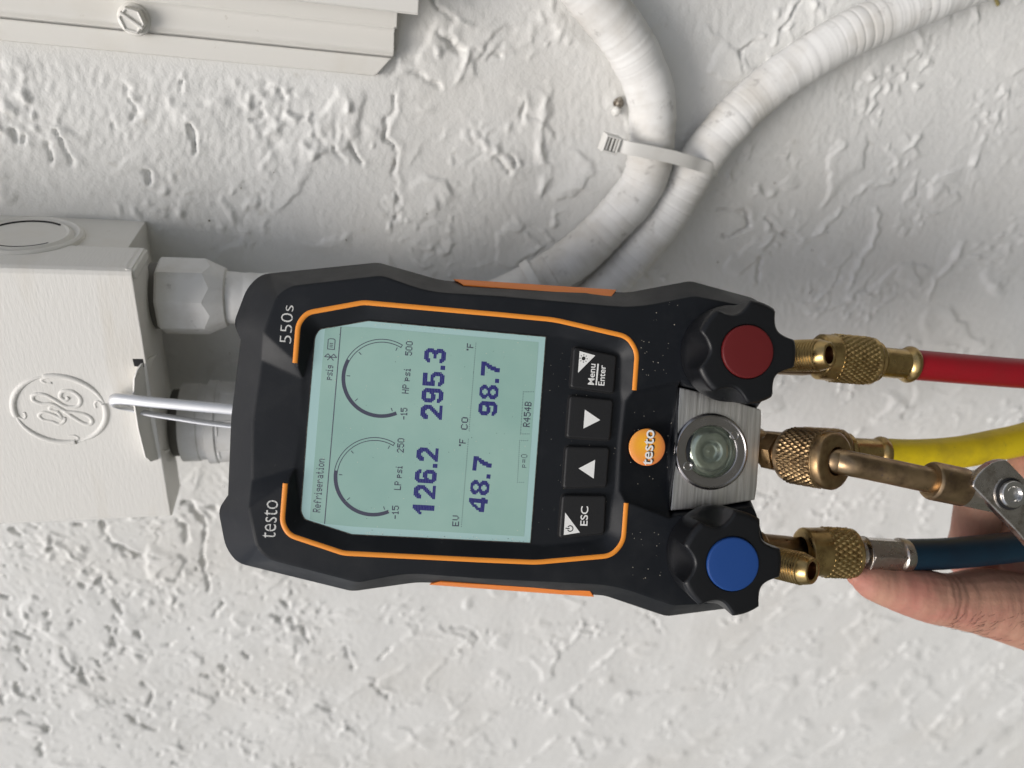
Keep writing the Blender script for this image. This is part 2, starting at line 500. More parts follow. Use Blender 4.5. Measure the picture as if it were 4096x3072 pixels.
PITS = [[(-118.4,-272.1),(-117.5,-280.2),(-114.4,-288.6),(-104.2,-296.2)],[(-125.9,-312.3),(-123.5,-323.3)],[(-121.4,-328.1),(-118.3,-339.6)],[(-127.7,-350.8),(-127.0,-365.7)],[(-113.3,-355.7),(-111.7,-361.9)],[(-120.8,-369.7),(-113.2,-378.0)],[(-82.0,-273.1),(-79.0,-288.2)],[(-73.3,-265.7),(-68.7,-277.3),(-73.2,-300.8),(-71.9,-326.2)],[(-34.6,-338.0),(-29.6,-344.5)],[(-37.9,-351.5),(-34.1,-356.1)],[(-28.8,-356.7),(-22.2,-363.8),(-17.1,-379.4)],[(4.1,-386.8),(10.1,-408.2)],[(20.8,-425.4),(33.7,-443.8)],[(-14.1,-441.3),(-5.1,-449.2)],[(-65.5,-338.3),(-70.1,-347.5)],[(-153.4,-365.9),(-152.8,-376.0),(-150.9,-385.6)],[(-176.5,-370.4),(-175.0,-380.7)],[(-174.0,-347.5),(-167.4,-354.1)],[(-146.8,-383.2),(-146.8,-398.0)],[(-184.6,-416.3),(-173.6,-429.7),(-174.5,-437.7)],[(-180.7,-443.5),(-181.8,-462.6)],[(-117.0,-402.0),(-111.6,-410.7),(-115.9,-423.6)],[(-129.4,-430.3),(-123.7,-442.1),(-113.7,-449.0)],[(-108.9,-485.7),(-101.7,-492.7)],[(-38.2,-500.7),(-26.7,-511.2)],[(73.9,-377.6),(84.9,-380.2),(92.2,-390.3)],[(-82.8,-401.1),(-78.9,-402.8)],[(-71.4,-394.1),(-67.7,-398.0)],[(-57.1,-382.2),(-53.5,-389.2)],[(33.6,-391.1),(26.4,-401.5)],[(-77.3,-260.7),(-73.0,-262.5),(-64.2,-266.3)],[(-156.9,-334.8),(-155.6,-336.8)],[(-173.7,-319.4),(-171.9,-321.4)],[(-144.2,-287.7),(-143.0,-289.5)],[(-122.2,-342.0),(-120.9,-345.0)],[(-176.7,-360.5),(-174.7,-364.7)],[(-182.2,-389.8),(-182.1,-395.1)],[(-176.0,-403.7),(-174.3,-407.2)],[(-194.1,-421.2),(-189.9,-424.2)],[(-191.6,-400.9),(-191.8,-407.3)],[(-137.9,-393.0),(-135.2,-395.6)],[(-139.7,-377.0),(-137.6,-379.4)],[(-135.7,-313.9),(-134.6,-317.6)],[(-132.3,-271.9),(-127.2,-273.0)],[(-159.8,-273.7),(-156.4,-277.1)],[(-152.7,-268.8),(-148.3,-273.0)]]
RIDGES = [[(53.0,-33.2),(49.8,-41.4)],[(59.8,-64.7),(67.4,-69.0),(75.4,-74.5)],[(14.7,-65.2),(15.8,-72.7)],[(4.4,-53.3),(5.3,-57.7)],[(-75.6,-58.4),(-74.6,-60.0)],[(38.5,-28.6),(40.7,-33.5)],[(89.4,-39.5),(89.1,-48.1),(86.7,-61.0),(88.9,-69.0),(94.8,-79.1),(92.4,-85.8)],[(241.7,-100.5),(250.3,-90.0),(256.9,-78.6),(263.1,-73.4),(276.5,-71.4)],[(272.6,-85.1),(278.7,-98.9),(277.8,-106.9),(273.1,-120.6),(277.5,-134.5)],[(336.4,-100.4),(335.0,-112.9),(328.0,-124.5),(329.9,-134.7)],[(318.1,-47.2),(320.7,-60.1)],[(272.9,-66.8),(275.6,-57.2),(280.0,-48.9)],[(200.3,-79.5),(205.3,-82.7),(209.7,-80.1)],[(282.5,9.8),(289.1,2.7)],[(183.1,-444.7),(162.5,-466.0)],[(166.8,-469.6),(192.0,-503.8)],[(464.4,-448.2),(453.8,-476.9)],[(182.9,-434.0),(200.9,-413.2)],[(565.6,-518.0),(557.5,-580.6)],[(516.6,-557.9),(527.2,-574.5)],[(166.7,-516.9),(144.0,-549.9)],[(179.0,-519.5),(191.3,-544.5)],[(148.5,-423.3),(163.4,-395.4)]]

def stucco_height(s, t):
    wx = s + 5 * perlin(s / 15, t / 15, 1) + 1.8 * perlin(s / 4.5, t / 4.5, 2)
    wt = t + 5 * perlin(s / 15, t / 15, 3) + 1.8 * perlin(s / 4.5, t / 4.5, 4)
    h = 1.3 * perlin(s / 75, t / 75, 5) + 0.5 * perlin(s / 26, t / 26, 6)
    rough = sstep(perlin(s / 36, t / 36, 20), 0.06, 0.32)        # patches where the trowel dragged
    for k, (sc, th, am) in enumerate(((40, 0.10, 1.0), (27, 0.18, 0.8))):
        n = perlin(wx / sc, wt / (sc * 0.75), 10 + k)
        fade = sstep(perlin(s / 30, t / 30, 15 + k), 0.02, 0.25)
        h += am * fade * sstep(n, th - 0.02, th + 0.03) * (1 - 0.7 * sstep(n, th + 0.03, th + 0.3))
    h += 3.4 * rough * np.clip(perlin(wx / 4.6, wt / 4.6, 21) - 0.13, 0, 0.45)
    h += 2.4 * (0.3 + 0.7 * rough) * np.clip(perlin(wx / 8.0, wt / 7.0, 23) - 0.27, 0, 0.4)
    h -= 2.4 * rough * np.clip(perlin(wx / 5.6, wt / 5.6, 30) - 0.26, 0, 0.4)
    low = sstep(-t, 215, 300) * sstep(-s, -40, 60)              # torn, pitted float finish under the box
    h -= 6.0 * low * np.clip(perlin(wx / 4.4, wt / 3.6, 31) - 0.34 + 0.2 * perlin(s / 30, t / 30, 32), 0, 0.5)
    comb = sstep(-s, -45, 40) * sstep(t, -125, -60)             # combed ripple between raceway and box
    h += comb * (0.42 * perlin((s - 0.35 * t) / 1.9, (t + 0.3 * s) / 4.6, 41) + 0.35 * np.clip(perlin((s - 0.4 * t) / 3.5, t / 9, 44) - 0.2, 0, 1))
    drag = sstep(perlin(s / 55, t / 55, 40), -0.05, 0.25)
    h += drag * 0.26 * perlin(s / 2.4 + 0.12 * t, t / 5.5, 43)
    h += 0.13 * perlin(s / 1.7, t / 1.7, 42) + 0.11 * perlin(s / 4.0, t / 4.0, 45)
    return h - 0.6

def trowel_marks(H, sa, ta):
    def mark(pts, width, amp, lip):
        P = [np.array(p) for p in pts]
        lo, hi = np.min(P, 0) - 7, np.max(P, 0) + 7
        i0, i1 = np.searchsorted(sa, (lo[0], hi[0])); j0, j1 = np.searchsorted(ta, (lo[1], hi[1]))
        if i1 <= i0 or j1 <= j0:
            return
        S, T = np.meshgrid(sa[i0:i1], ta[j0:j1], indexing='ij')
        wx = S + 2.4 * perlin(S / 6, T / 6, 51) + 0.7 * perlin(S / 2, T / 2, 53); wt = T + 2.4 * perlin(S / 6, T / 6, 52) + 0.7 * perlin(S / 2, T / 2, 54)
        best = np.full(S.shape, 1e9); side = np.zeros(S.shape)
        for a, b in zip(P[:-1], P[1:]):
            d = b - a; L = max(d @ d, 1e-6)
            k = np.clip(((wx - a[0]) * d[0] + (wt - a[1]) * d[1]) / L, 0, 1)
            ex, ey = wx - a[0] - k * d[0], wt - a[1] - k * d[1]
            q = np.hypot(ex, ey)
            sd = np.sign(d[0] * ey - d[1] * ex)
            side = np.where(q < best, sd, side); best = np.minimum(best, q)
        w = width * (0.8 + 0.9 * perlin(S / 6, T / 6, 55))
        br = np.clip(0.62 + 1.5 * perlin(S / 9, T / 9, 56), 0.08, 1.25)
        H[i0:i1, j0:j1] += br * amp * np.exp(-(best / w) ** 2) + lip * np.exp(-((best - 1.6 * width) / (1.7 * width)) ** 2) * (side > 0)
    for q in GROOVES:
        mark(q, 1.0, -2.2, 0.4)
    for q in PITS:
        mark(q, 1.2, -4.4, 0.25)
    for q in RIDGES:
        mark(q, 1.9, 1.7, 0.0)

def build_wall():
    sa = np.concatenate([np.arange(-330, -212, 3.0), np.arange(-212, 330, 0.8), np.arange(330, 860, 1.5)])
    ta = np.concatenate([np.arange(-860, -480, 1.6), np.arange(-480, -320, 1.1), np.arange(-320, 30, 0.8), np.arange(30, 260, 3.0)])
    S, T = np.meshgrid(sa, ta, indexing='ij')
    H = stucco_height(S, T)
    trowel_marks(H, sa, ta)
    H -= 34 * sstep(S - 0.5 * (T + 640) + 16 * perlin(S / 22, T / 22, 70) + 6 * perlin(S / 8, T / 8, 71), 640, 735)      # wall shaped to slope away here so the lower corner shades darker
    # painted flat where the raceway and the box are caulked in
    H *= 1 - 0.9 * sstep(-S, -26, -20) * sstep(T, -52, -46)
    n, k = S.shape
    co = np.stack([T, -H, -S], -1).reshape(-1, 3) * MM
    idx = np.arange(n * k).reshape(n, k)
    q = np.stack([idx[:-1, :-1], idx[1:, :-1], idx[1:, 1:], idx[:-1, 1:]], -1).reshape(-1, 4)
    me = bpy.data.meshes.new("wall")
    me.vertices.add(n * k)
    me.vertices.foreach_set("co", co.ravel())
    me.loops.add(q.size)
    me.loops.foreach_set("vertex_index", q.ravel())
    me.polygons.add(len(q))
    me.polygons.foreach_set("loop_start", np.arange(len(q)) * 4)
    me.update(calc_edges=True)
    me.shade_smooth()
    o = bpy.data.objects.new("wall", me)
    col.objects.link(o)
    me.materials.append(M['stucco'])
    o.location = (0, 0, ZB)
    o['kind'] = 'structure'
    o['label'] = "rough off-white painted stucco wall behind everything"
    return o
build_wall()

# unseen sheet below the frame, added so the metal parts have something to reflect
gm = MB().add([(1450, -30000, -400), (1450, 30000, -400), (1450, 30000, 45000), (1450, -30000, 45000)], [(0, 1, 2, 3)])
go = link("unseen_ground", mesh("unseen_ground", gm, fix=False), mat("bare_ground", (0.11, 0.108, 0.10), 0.9, spec=0.2, tint=((0.09, 0.10, 0.065), 0.6, 0.8, 0.4, 0.65)))
go.matrix_world = WALL
go['kind'] = 'structure'

# ------------------------------------------------------------------ fittings shared by the hoses
def frame_of(axis):
    axis = unit(axis)
    ref = V3(0, 0, 1) if abs(axis[2]) < 0.9 else V3(1, 0, 0)
    x = unit(np.cross(axis, ref))
    return axis, x, np.cross(axis, x)

def knurled(p, axis, length, R, nturn=30, nose=2.2, tail=2.4, rim=None, amp=0.5, bore=4.5):
    """brass nut: rounded ends and a diamond-knurled band that is real relief"""
    ax, x, y = frame_of(axis)
    p = np.asarray(p, float)
    na = nturn * 6
    kn0, kn1 = nose, length - tail
    rows = max(12, int((kn1 - kn0) / 0.42))
    an = np.arange(na) * (2 * math.pi / na)
    rings = []
    def ring(d, r):
        r = np.broadcast_to(r, an.shape)
        rings.append([p + ax * d + rr * (math.cos(a) * x + math.sin(a) * y) for a, rr in zip(an, r)])
    ring(0.9, bore); ring(0.0, bore + 0.3); ring(0.0, R - 2.2); ring(0.35, R - 1.2); ring(1.0, R - 0.6); ring(nose - 0.05, R - 0.35)
    pitch = 2 * math.pi * R / nturn
    for i in range(rows + 1):
        d = kn0 + (kn1 - kn0) * i / rows
        u1 = (an * nturn / (2 * math.pi) + d / pitch * 0.62) % 1.0
        u2 = (an * nturn / (2 * math.pi) - d / pitch * 0.62) % 1.0
        g1, g2 = np.abs(u1 - 0.5) * 2, np.abs(u2 - 0.5) * 2
        k = 1 - np.maximum(g1, g2) ** 1.5
        ring(d, R - amp + amp * 1.35 * k)
    ring(kn1 + 0.05, R - 0.3)
    if rim:
        ring(kn1 + 0.5, R - 0.75); ring(kn1 + 0.9, R - 0.75); ring(kn1 + 1.2, R - 0.1)
    ring(length - 1.1, R - 0.15); ring(length - 0.4, R - 0.7); ring(length, R - 1.7); ring(length, bore + 0.4); ring(length - 0.9, bore)
    return MB().rings(rings, False, False)

def threaded(p, axis, length, R, pitch=1.05):
    ax = unit(axis)
    prof = []
    d = 0.0
    while d < length:
        prof += [(d, R - 0.42), (d + pitch * 0.32, R), (d + pitch * 0.5, R), (d + pitch * 0.82, R - 0.42)]
        d += pitch
    return MB().lathe(p, ax, prof, 40, True, True), d

def hexbar(p, axis, length, R, ch=0.7, phase=0.0):
    return MB().lathe(p, axis, [(0, R - ch), (ch * 0.6, R), (length - ch * 0.6, R), (length, R - ch)], 6, True, True, phase)

# ------------------------------------------------------------------ the digital manifold gauge
gauge = Thing("manifold_gauge", "black and orange digital refrigerant gauge with pale green screen, hung by a metal hook", "gauge", GAUGE)

def mirror(pts):
    return pts + [(p[0], -p[1], *p[2:]) for p in reversed(pts)]

def arc3(pts, radii, seg=4):
    """open polyline with (a, b, c) points, corners rounded"""
    out = []
    for i, p in enumerate(pts):
        r = radii.get(i, 0)
        if r <= 0 or i in (0, len(pts) - 1):
            out.append(tuple(map(float, p))); continue
        p0, p1, p2 = (np.array(pts[k], float) for k in (i - 1, i, i + 1))
        u, w = unit(p0 - p1), unit(p2 - p1)
        d = min(r, 0.45 * np.linalg.norm(p0 - p1), 0.45 * np.linalg.norm(p2 - p1))
        for k in range(seg + 1):
            t = k / seg
            out.append(tuple((1 - t) ** 2 * (p1 + u * d) + 2 * t * (1 - t) * p1 + t ** 2 * (p1 + w * d)))
    return out

CM = -3.0       # face of the sunk middle panels at both ends
SIL = arc3([(-97.2, 0.0, -11), (-96.4, 27.2, -12), (-99.3, 32.4, -12), (-95.8, 45.3, -12), (-91.5, 50.6, -12), (-51.3, 58.6, -12), (-29.2, 54.4, -12),
            (-24.0, 54.4, -12.5), (35.5, 56.0, -12.5), (40.0, 56.0, -12), (63.8, 62.6, -12), (89.2, 58.3, -12), (94.0, 54.4, -11), (97.6, 46.0, -11),
            (99.0, 34.0, -11), (91.6, 16.8, -9)],
           {2: 4, 3: 6, 4: 6, 5: 2, 6: 6, 9: 6, 10: 2, 11: 2, 12: 2, 13: 3, 14: 4})
CRE = arc3([(-88.0, 0.0, CM), (-86.6, 20.4, CM)], {})
CRE2 = arc3([(-86.2, 29.6, 0), (-82.6, 42.2, 0), (-78.4, 45.8, 0), (-48.6, 52.1, 0), (-32.3, 48.0, 0), (-8.5, 48.7, 0), (40.0, 48.8, 0), (61.6, 55.0, 0),
             (86.8, 52.6, 0), (90.6, 49.6, 0), (93.6, 43.0, 0), (94.6, 33.0, 0), (89.9, 20.4, 0), (88.3, 18.6, 0)], {1: 4, 2: 4, 3: 2, 4: 6, 6: 8, 7: 2, 9: 2, 11: 3, 12: 2})
WT_TOP = [CRE2[0], (-76.6, 21.8, 0), (-73.9, 18.8, 0)]
WT_BOT = [CRE[-1], (-73.6, 15.6, CM)]
BEZ = arc3([(-73.9, 18.8, 0), (-74.1, 33.3, 0), (-71.9, 36.6, 0), (-53.9, 41.6, 0), (-8.0, 41.6, 0), (11.6, 41.4, 0), (37.6, 37.8, 0), (41.2, 33.4, 0), (41.4, 19.4, 0)],
           {1: 2.5, 2: 2.5, 3: 2, 5: 3, 6: 3, 7: 3})
BLK = arc3([(41.4, 19.4, 0), (58.6, 24.6, 0), (61.2, 23.1, 0), (75.2, 21.4, 0), (88.3, 18.6, 0)], {})
BLK_BOT = [(40.6, 15.8, -2.4), (58.7, 22.5, -2.4)]
PLATE_EDGE = [(59.3, 22.6, -9), (75.0, 20.3, -9), (91.2, 16.6, -9.2)]
BEZ_MID_L = [(-72.2, 0.0, CM), (-72.6, 15.4, CM)]
BEZ_MID_R = [(39.6, 15.8, -2.4), (39.2, 0.0, -2.4)]
FLOOR = arc3([(-70.1, 0.0, -3.5), (-69.9, 30.0, -3.5), (-68.4, 32.6, -3.5), (-52.2, 36.9, -3.5), (9.9, 36.9, -3.3), (15.0, 37.0, -3.0), (32.0, 34.2, -3.0),
              (36.9, 32.2, -3.0), (37.6, 21.0, -3.0), (38.5, 15.6, -3.0), (38.2, 0.0, -3.0)], {1: 1.5, 2: 1.0, 6: 2, 7: 3, 8: 3})

def tin(polylines, outline, holes=()):
    verts, index, edges = [], {}, []
    def vid(p):
        k = (round(p[0], 3), round(p[1], 3))
        if k not in index:
            index[k] = len(verts)
            verts.append(p)
        return index[k]
    for pl in polylines:
        for sgn in (1, -1):
            ids = [vid((p[0], p[1] * sgn, p[2])) for p in pl]
            for i in range(len(ids) - 1):
                if ids[i] != ids[i + 1]:
                    edges.append((ids[i], ids[i + 1]))
    res = delaunay_2d_cdt([Vector((p[0], p[1])) for p in verts], list(set(edges)), [], 0, 1e-5)
    co, _, tris, ov = res[0], res[1], res[2], res[3]
    V = []
    for p, o in zip(co, ov):
        V.append((p[0], p[1], verts[o[0]][2] if o else 0.0))
    def inside(poly, x, y):
        r = False
        for i in range(len(poly)):
            x0, y0 = poly[i - 1][:2]; x1, y1 = poly[i][:2]
            if (y0 > y) != (y1 > y) and x < (x1 - x0) * (y - y0) / (y1 - y0) + x0:
                r = not r
        return r
    F = []
    for t in tris:
        t = list(t)
        x = sum(V[i][0] for i in t) / 3; y = sum(V[i][1] for i in t) / 3
        if inside(outline, x, y) and not any(inside(h, x, y) for h in holes):
            F.append(tuple(t))
    return V, F

outline = mirror(SIL)
end_edge = [SIL[-1], (91.2, 16.6, -9.2)]
lines = [SIL, CRE, CRE2, [CRE[-1], SIL[1] if False else (-96.4, 27.2, -12)] if False else CRE, WT_TOP, WT_BOT, BEZ, BLK, BLK_BOT, PLATE_EDGE,
         [WT_BOT[-1], BEZ_MID_L[1]], BEZ_MID_L, [BEZ_MID_L[1], BEZ[0]], [BLK_BOT[0], BEZ_MID_R[0]], BEZ_MID_R, [BEZ_MID_R[0], BEZ[-1]], FLOOR,
         [CRE2[-1], PLATE_EDGE[-1]], [BLK_BOT[1], (59.3, 0.0, -2.4)], [(59.25, 0.0, -9.0)] * 1 + [PLATE_EDGE[0]], [SIL[-1], PLATE_EDGE[-1]],
         [PLATE_EDGE[-1], (91.6, 0.0, -9.2)], [CRE[-1], (-96.4, 27.2, -12)] if (-96.4, 27.2, -12) in SIL else CRE, [CRE2[0], CRE[-1]]]
outl = [tuple(p) for p in SIL] + [(91.6, 0, -9.2)]
outline = outl + [(p[0], -p[1], p[2]) for p in reversed(outl)]
Vt, Ft = tin(lines, outline)
hb = MB().add(Vt, Ft)
# sides, going back and in
out2 = [tuple(p) for p in ccw([(p[0], p[1]) for p in outline])]
cz = {(round(p[0], 3), round(p[1], 3)): p[2] for p in outline}
def at_c(q):
    return cz[(round(q[0], 3), round(q[1], 3))]
l0 = [(q[0], q[1], at_c(q)) for q in out2]
cen = np.array((0.0, 0.0))
def shrink(q, k, c):
    v = np.array(q[:2])
    n = v / np.linalg.norm(v)
    return (*(v - n * k), c)
hb.rings([l0, [shrink(q, 0.5, q[2] - 4) for q in l0], [shrink(q, 2.5, -30) for q in l0], [shrink(q, 6, -42) for q in l0], [shrink(q, 9, -44) for q in l0]], False, True)
housing = gauge.part("housing", hb, 'housing', sharp=22)

# orange trim line round the screen: one strip on each side
for sg in (1, -1):
    mid = [(p[0], p[1]) for p in arc3([(-75.0, 20.2, 0), (-75.0, 33.4, 0), (-72.4, 37.4, 0), (-54.0, 42.5, 0), (-8.0, 42.45, 0), (11.7, 42.3, 0), (38.2, 38.6, 0), (42.05, 33.6, 0), (42.1, 19.9, 0)],
                                         {1: 3, 2: 3, 3: 1.5, 5: 3, 6: 3, 7: 3}, 6)]
    rings = []
    for i, p in enumerate(mid):
        p = np.array(p)
        t = unit(np.array(mid[min(i + 1, len(mid) - 1)]) - np.array(mid[max(i - 1, 0)]))
        n = np.array((-t[1], t[0]))
        rings.append([(*((p + n * o) * (1, sg)), c) for o, c in ((-0.88, -0.6), (-0.84, 0.05), (-0.55, 0.28), (0, 0.36), (0.55, 0.28), (0.84, 0.05), (0.88, -0.6))])
    gauge.part("trim_line", MB().rings(rings), 'orange')

# orange grips let into both flanks
for sg in (1, -1):
    g = [[(-20.6, 52.9, -8.3), (33.4, 53.6, -8.3)], [(-24.4, 55.3, -13.0), (36.2, 56.9, -13.0)], [(-24.0, 55.5, -15.5), (35.8, 57.0, -15.5)], [(-22.0, 53.0, -17), (33, 54, -17)], [(-20.6, 51.0, -9.5), (33.4, 52.0, -9.5)]]
    rr = [[(p[0][0] + (p[1][0] - p[0][0]) * k / 6, sg * (p[0][1] + (p[1][1] - p[0][1]) * k / 6), p[0][2]) for p in g] for k in range(7)]
    gauge.part("side_grip", MB().rings(rr), 'grip', label="orange side grip")

# screen
scr = mirror([(p[0], p[1]) for p in FLOOR if p[0] < 9.6] + [(9.8, 36.55)])
scr = ccw([p for i, p in enumerate(scr) if i == 0 or np.hypot(p[0] - scr[i - 1][0], p[1] - scr[i - 1][1]) > 0.02])
if np.hypot(scr[0][0] - scr[-1][0], scr[0][1] - scr[-1][1]) < 0.02:
    scr = scr[:-1]
scr = offset_poly(scr, -0.25)
screen = gauge.part("screen", MB().prism(scr, -5.0, -3.05, 0.15, 2), 'lcd_edge')
# grime caught in the seam round the glass
seam_o, seam_i = offset_poly(scr, 0.24), offset_poly(scr, -0.05)
seam = MB()
ns_ = len(scr)
seam.add([(*q, -2.98) for q in seam_o] + [(*q, -2.98) for q in seam_i], [(k, (k + 1) % ns_, ns_ + (k + 1) % ns_, ns_ + k) for k in range(ns_)])
gauge.part("screen_seam", seam, 'seam', screen)
CL = -3.05
ACT = [(-66.6, -32.4), (-61.5, -33.6), (-52.0, -34.0), (7.2, -34.2), (7.2, 34.3), (-52.0, 34.4), (-61.4, 33.9), (-66.6, 32.8)]
gauge.part("display_field", MB().prism(ccw(ACT), CL - 0.2, CL + 0.04), 'lcd', screen)
CI = CL + 0.07

F57 = {'R': "11110 10001 10001 11110 10100 10010 10001", 'e': "00000 00000 01110 10001 11111 10000 01110", 'f': "00110 01001 01000 11100 01000 01000 01000",
       'r': "00000 00000 10110 11001 10000 10000 10000", 'i': "00100 00000 01100 00100 00100 00100 01110", 'g': "00000 00000 01111 10001 01111 00001 01110",
       'a': "00000 00000 01110 00001 01111 10001 01111", 't': "01000 01000 11100 01000 01000 01001 00110", 'o': "00000 00000 01110 10001 10001 10001 01110",
       'n': "00000 00000 10110 11001 10001 10001 10001", 'p': "00000 00000 11110 10001 11110 10000 10000", 's': "00000 00000 01111 10000 01110 00001 11110",
       'H': "10001 10001 10001 11111 10001 10001 10001", 'P': "11110 10001 10001 11110 10000 10000 10000", 'L': "10000 10000 10000 10000 10000 10000 11111",
       '1': "00100 01100 00100 00100 00100 00100 01110", '5': "11111 10000 11110 00001 00001 10001 01110", '0': "01110 10001 10001 10001 10001 10001 01110",
       '2': "01110 10001 00001 00010 00100 01000 11111", '-': "00000 00000 00000 11110 00000 00000 00000", 'E': "11111 10000 10000 11110 10000 10000 11111",
       'V': "10001 10001 10001 10001 10001 01010 00100", 'C': "01110 10001 10000 10000 10000 10001 01110", 'O': "01110 10001 10001 10001 10001 10001 01110",
       'F': "11111 10000 10000 11110 10000 10000 10000", '4': "00010 00110 01010 10010 11111 00010 00010", 'B': "11110 10001 10001 11110 10001 10001 11110",
       '=': "00000 00000 11111 00000 11111 00000 00000", '*': "11000 11000 00000 00000 00000 00000 00000", ' ': "00000 " * 7}
BIG = {'1': "0000111000 0001111000 0011111000 0111111000 1111111000 1101111000 0001111000 0001111000 0001111000 0001111000 0001111000 0001111000 0001111000 0001111000",
       '2': "0011111100 0111111110 1111111111 1111001111 1110000111 0000000111 0000001111 0000011110 0000111100 0001111000 0011110000 0111100000 1111111111 1111111111",
       '3': "0011111100 0111111110 1111111111 1110000111 0000000111 0000001111 0001111110 0001111110 0000001111 0000000111 1110000111 1111111111 0111111110 0011111100",
       '4': "0000001110 0000011110 0000111110 0001111110 0001101110 0011101110 0111001110 0110001110 1110001110 1111111111 1111111111 1111111111 0000001110 0000001110",
       '5': "1111111110 1111111110 1111111110 1110000000 1110000000 1111111100 1111111110 1111001111 0000000111 0000000111 1110000111 1111111111 0111111110 0011111100",
       '6': "0011111100 0111111110 1111111111 1110000111 1110000000 1110111100 1111111110 1111111111 1111000111 1110000111 1110000111 1111111111 0111111110 0011111100",
       '7': "1111111111 1111111111 1111111111 0000000111 0000001110 0000011110 0000011100 0000111100 0000111000 0000111000 0001111000 0001110000 0001110000 0001110000",
       '8': "0011111100 0111111110 1111001111 1110000111 1110000111 0111001110 0011111100 0111111110 1111001111 1110000111 1110000111 1111001111 0111111110 0011111100",
       '9': "0011111100 0111111110 1111111111 1110000111 1110000111 1110001111 1111111111 0111111111 0011110111 0000000111 1110000111 1111111111 0111111110 0011111100",
       '.': "000 000 000 000 000 000 000 000 000 000 000 111 111 111"}

def dots(mb, text, p0, p1, height, font, gap, grow=0.04):
    """dot-matrix text from p0 to p1 along its baseline: every run of lit dots is a flat quad"""
    rows = []
    for ch in text:
        rows.append(font[ch].split())
    if font is F57:                                        # proportional spacing
        trimmed = []
        for g, ch in zip(rows, text):
            cols_ = [c for c in range(5) if any(r[c] == '1' for r in g)]
            trimmed.append([r[cols_[0]:cols_[-1] + 1] for r in g] if cols_ else ['00'] * 7)
        rows = trimmed
    W = sum(len(g[0]) for g in rows) + gap * (len(rows) - 1)
    H = len(rows[0])
    p0, p1 = np.array(p0, float), np.array(p1, float)
    x = unit(p1 - p0); y = np.array((-x[1], x[0]))
    sx, sy = np.linalg.norm(p1 - p0) / W, height / H
    cx = 0
    for g in rows:
        for i, r in enumerate(g):
            j = 0
            while j < len(r):
                if r[j] == '1':
                    k = j
                    while k < len(r) and r[k] == '1':
                        k += 1
                    x0, x1 = (cx + j + grow) * sx, (cx + k - grow) * sx
                    y0, y1 = (H - i - 1 + grow) * sy, (H - i - grow) * sy
                    mb.add([(*(p0 + x * u + y * v), CI) for u, v in ((x0, y0), (x1, y0), (x1, y1), (x0, y1))], [(0, 1, 2, 3)])
                    j = k
                else:
                    j += 1
        cx += len(g[0]) + gap
    return mb

def quad(mb, p, q, w, c=CI):
    p, q = np.array(p, float), np.array(q, float)
    d = unit(q - p); n = np.array((-d[1], d[0])) * w / 2
    mb.add([(*(p - n), c), (*(q - n), c), (*(q + n), c), (*(p + n), c)], [(0, 1, 2, 3)])

def dotted(mb, p, q, pitch=0.62, w=0.24):
    p, q = np.array(p, float), np.array(q, float)
    n = int(np.linalg.norm(q - p) / pitch)
    d = unit(q - p)
    for i in range(n + 1):
        c = p + d * pitch * i
        quad(mb, c - d * w / 2, c + d * w / 2, w)

readings = [("126.2", (-24.8, -28.5), (-24.9, -5.4), 7.5), ("295.3", (-24.6, 4.5), (-24.9, 29.1), 7.5),
            ("48.7", (-6.6, -26.6), (-6.0, -7.4), 6.6), ("98.7", (-5.6, 7.2), (-5.8, 26.0), 6.6)]
for tx, p, q, hh in readings:
    gauge.part("reading", dots(MB(), tx, p, q, hh, BIG, 1.6, 0.035), 'ink', screen, label="display reading " + tx)
small = MB()
for tx, p, q, hh in (("-15", (-36.5, 3.8), (-36.7, 7.8), 2.3), ("HP psi", (-36.7, 12.7), (-36.6, 21.3), 2.3), ("500", (-36.6, 25.9), (-36.6, 30.8), 2.3),
                     ("-15", (-36.8, -30.5), (-37.0, -26.0), 2.3), ("LP psi", (-36.8, -20.6), (-36.8, -12.4), 2.3), ("250", (-36.8, -7.7), (-36.9, -2.8), 2.3),
                     ("EV", (-15.9, -31.9), (-16.0, -28.2), 2.3), ("*F", (-15.7, -4.1), (-15.7, -1.6), 2.3), ("CO", (-15.5, 1.7), (-15.5, 6.0), 2.3), ("*F", (-15.6, 29.3), (-15.6, 31.8), 2.3)):
    dots(small, tx, p, q, hh, F57, 1.3, -0.05)
gauge.part("caption", small, 'ink2', screen)
head = MB()
dots(head, "Refrigeration", (-63.3, -29.8), (-63.2, -11.6), 2.5, F57, 1.2, -0.04)
dots(head, "psig", (-62.9, 15.4), (-62.8, 20.4), 2.4, F57, 1.2, -0.04)
quad(head, (-61.55, -33.6), (-61.3, 33.8), 0.32)
# bluetooth rune and battery
for p, q in (((-66.0, 23.2), (-61.9, 23.2)), ((-66.0, 23.2), (-64.9, 24.3)), ((-64.9, 24.3), (-62.9, 22.1)), ((-61.9, 23.2), (-63.0, 24.3)), ((-63.0, 24.3), (-65.0, 22.1))):
    quad(head, p, q, 0.3)
for p, q in (((-65.2, 25.9), (-65.2, 29.2)), ((-62.9, 25.9), (-62.9, 29.2)), ((-65.3, 25.9), (-62.8, 25.9)), ((-65.2, 29.2), (-64.6, 29.5)), ((-62.9, 29.2), (-63.5, 29.5)), ((-64.7, 29.5), (-63.4, 29.5)),
             ((-64.6, 26.7), (-63.5, 26.7)), ((-64.6, 27.3), (-63.5, 27.3)), ((-64.6, 27.9), (-63.5, 27.9))):
    quad(head, p, q, 0.28)
gauge.part("status_bar", head, 'ink3', screen)
faint = MB()
dotted(faint, (-15.0, -31.9), (-14.9, -1.1)); dotted(faint, (-14.9, 1.7), (-14.8, 32.2))
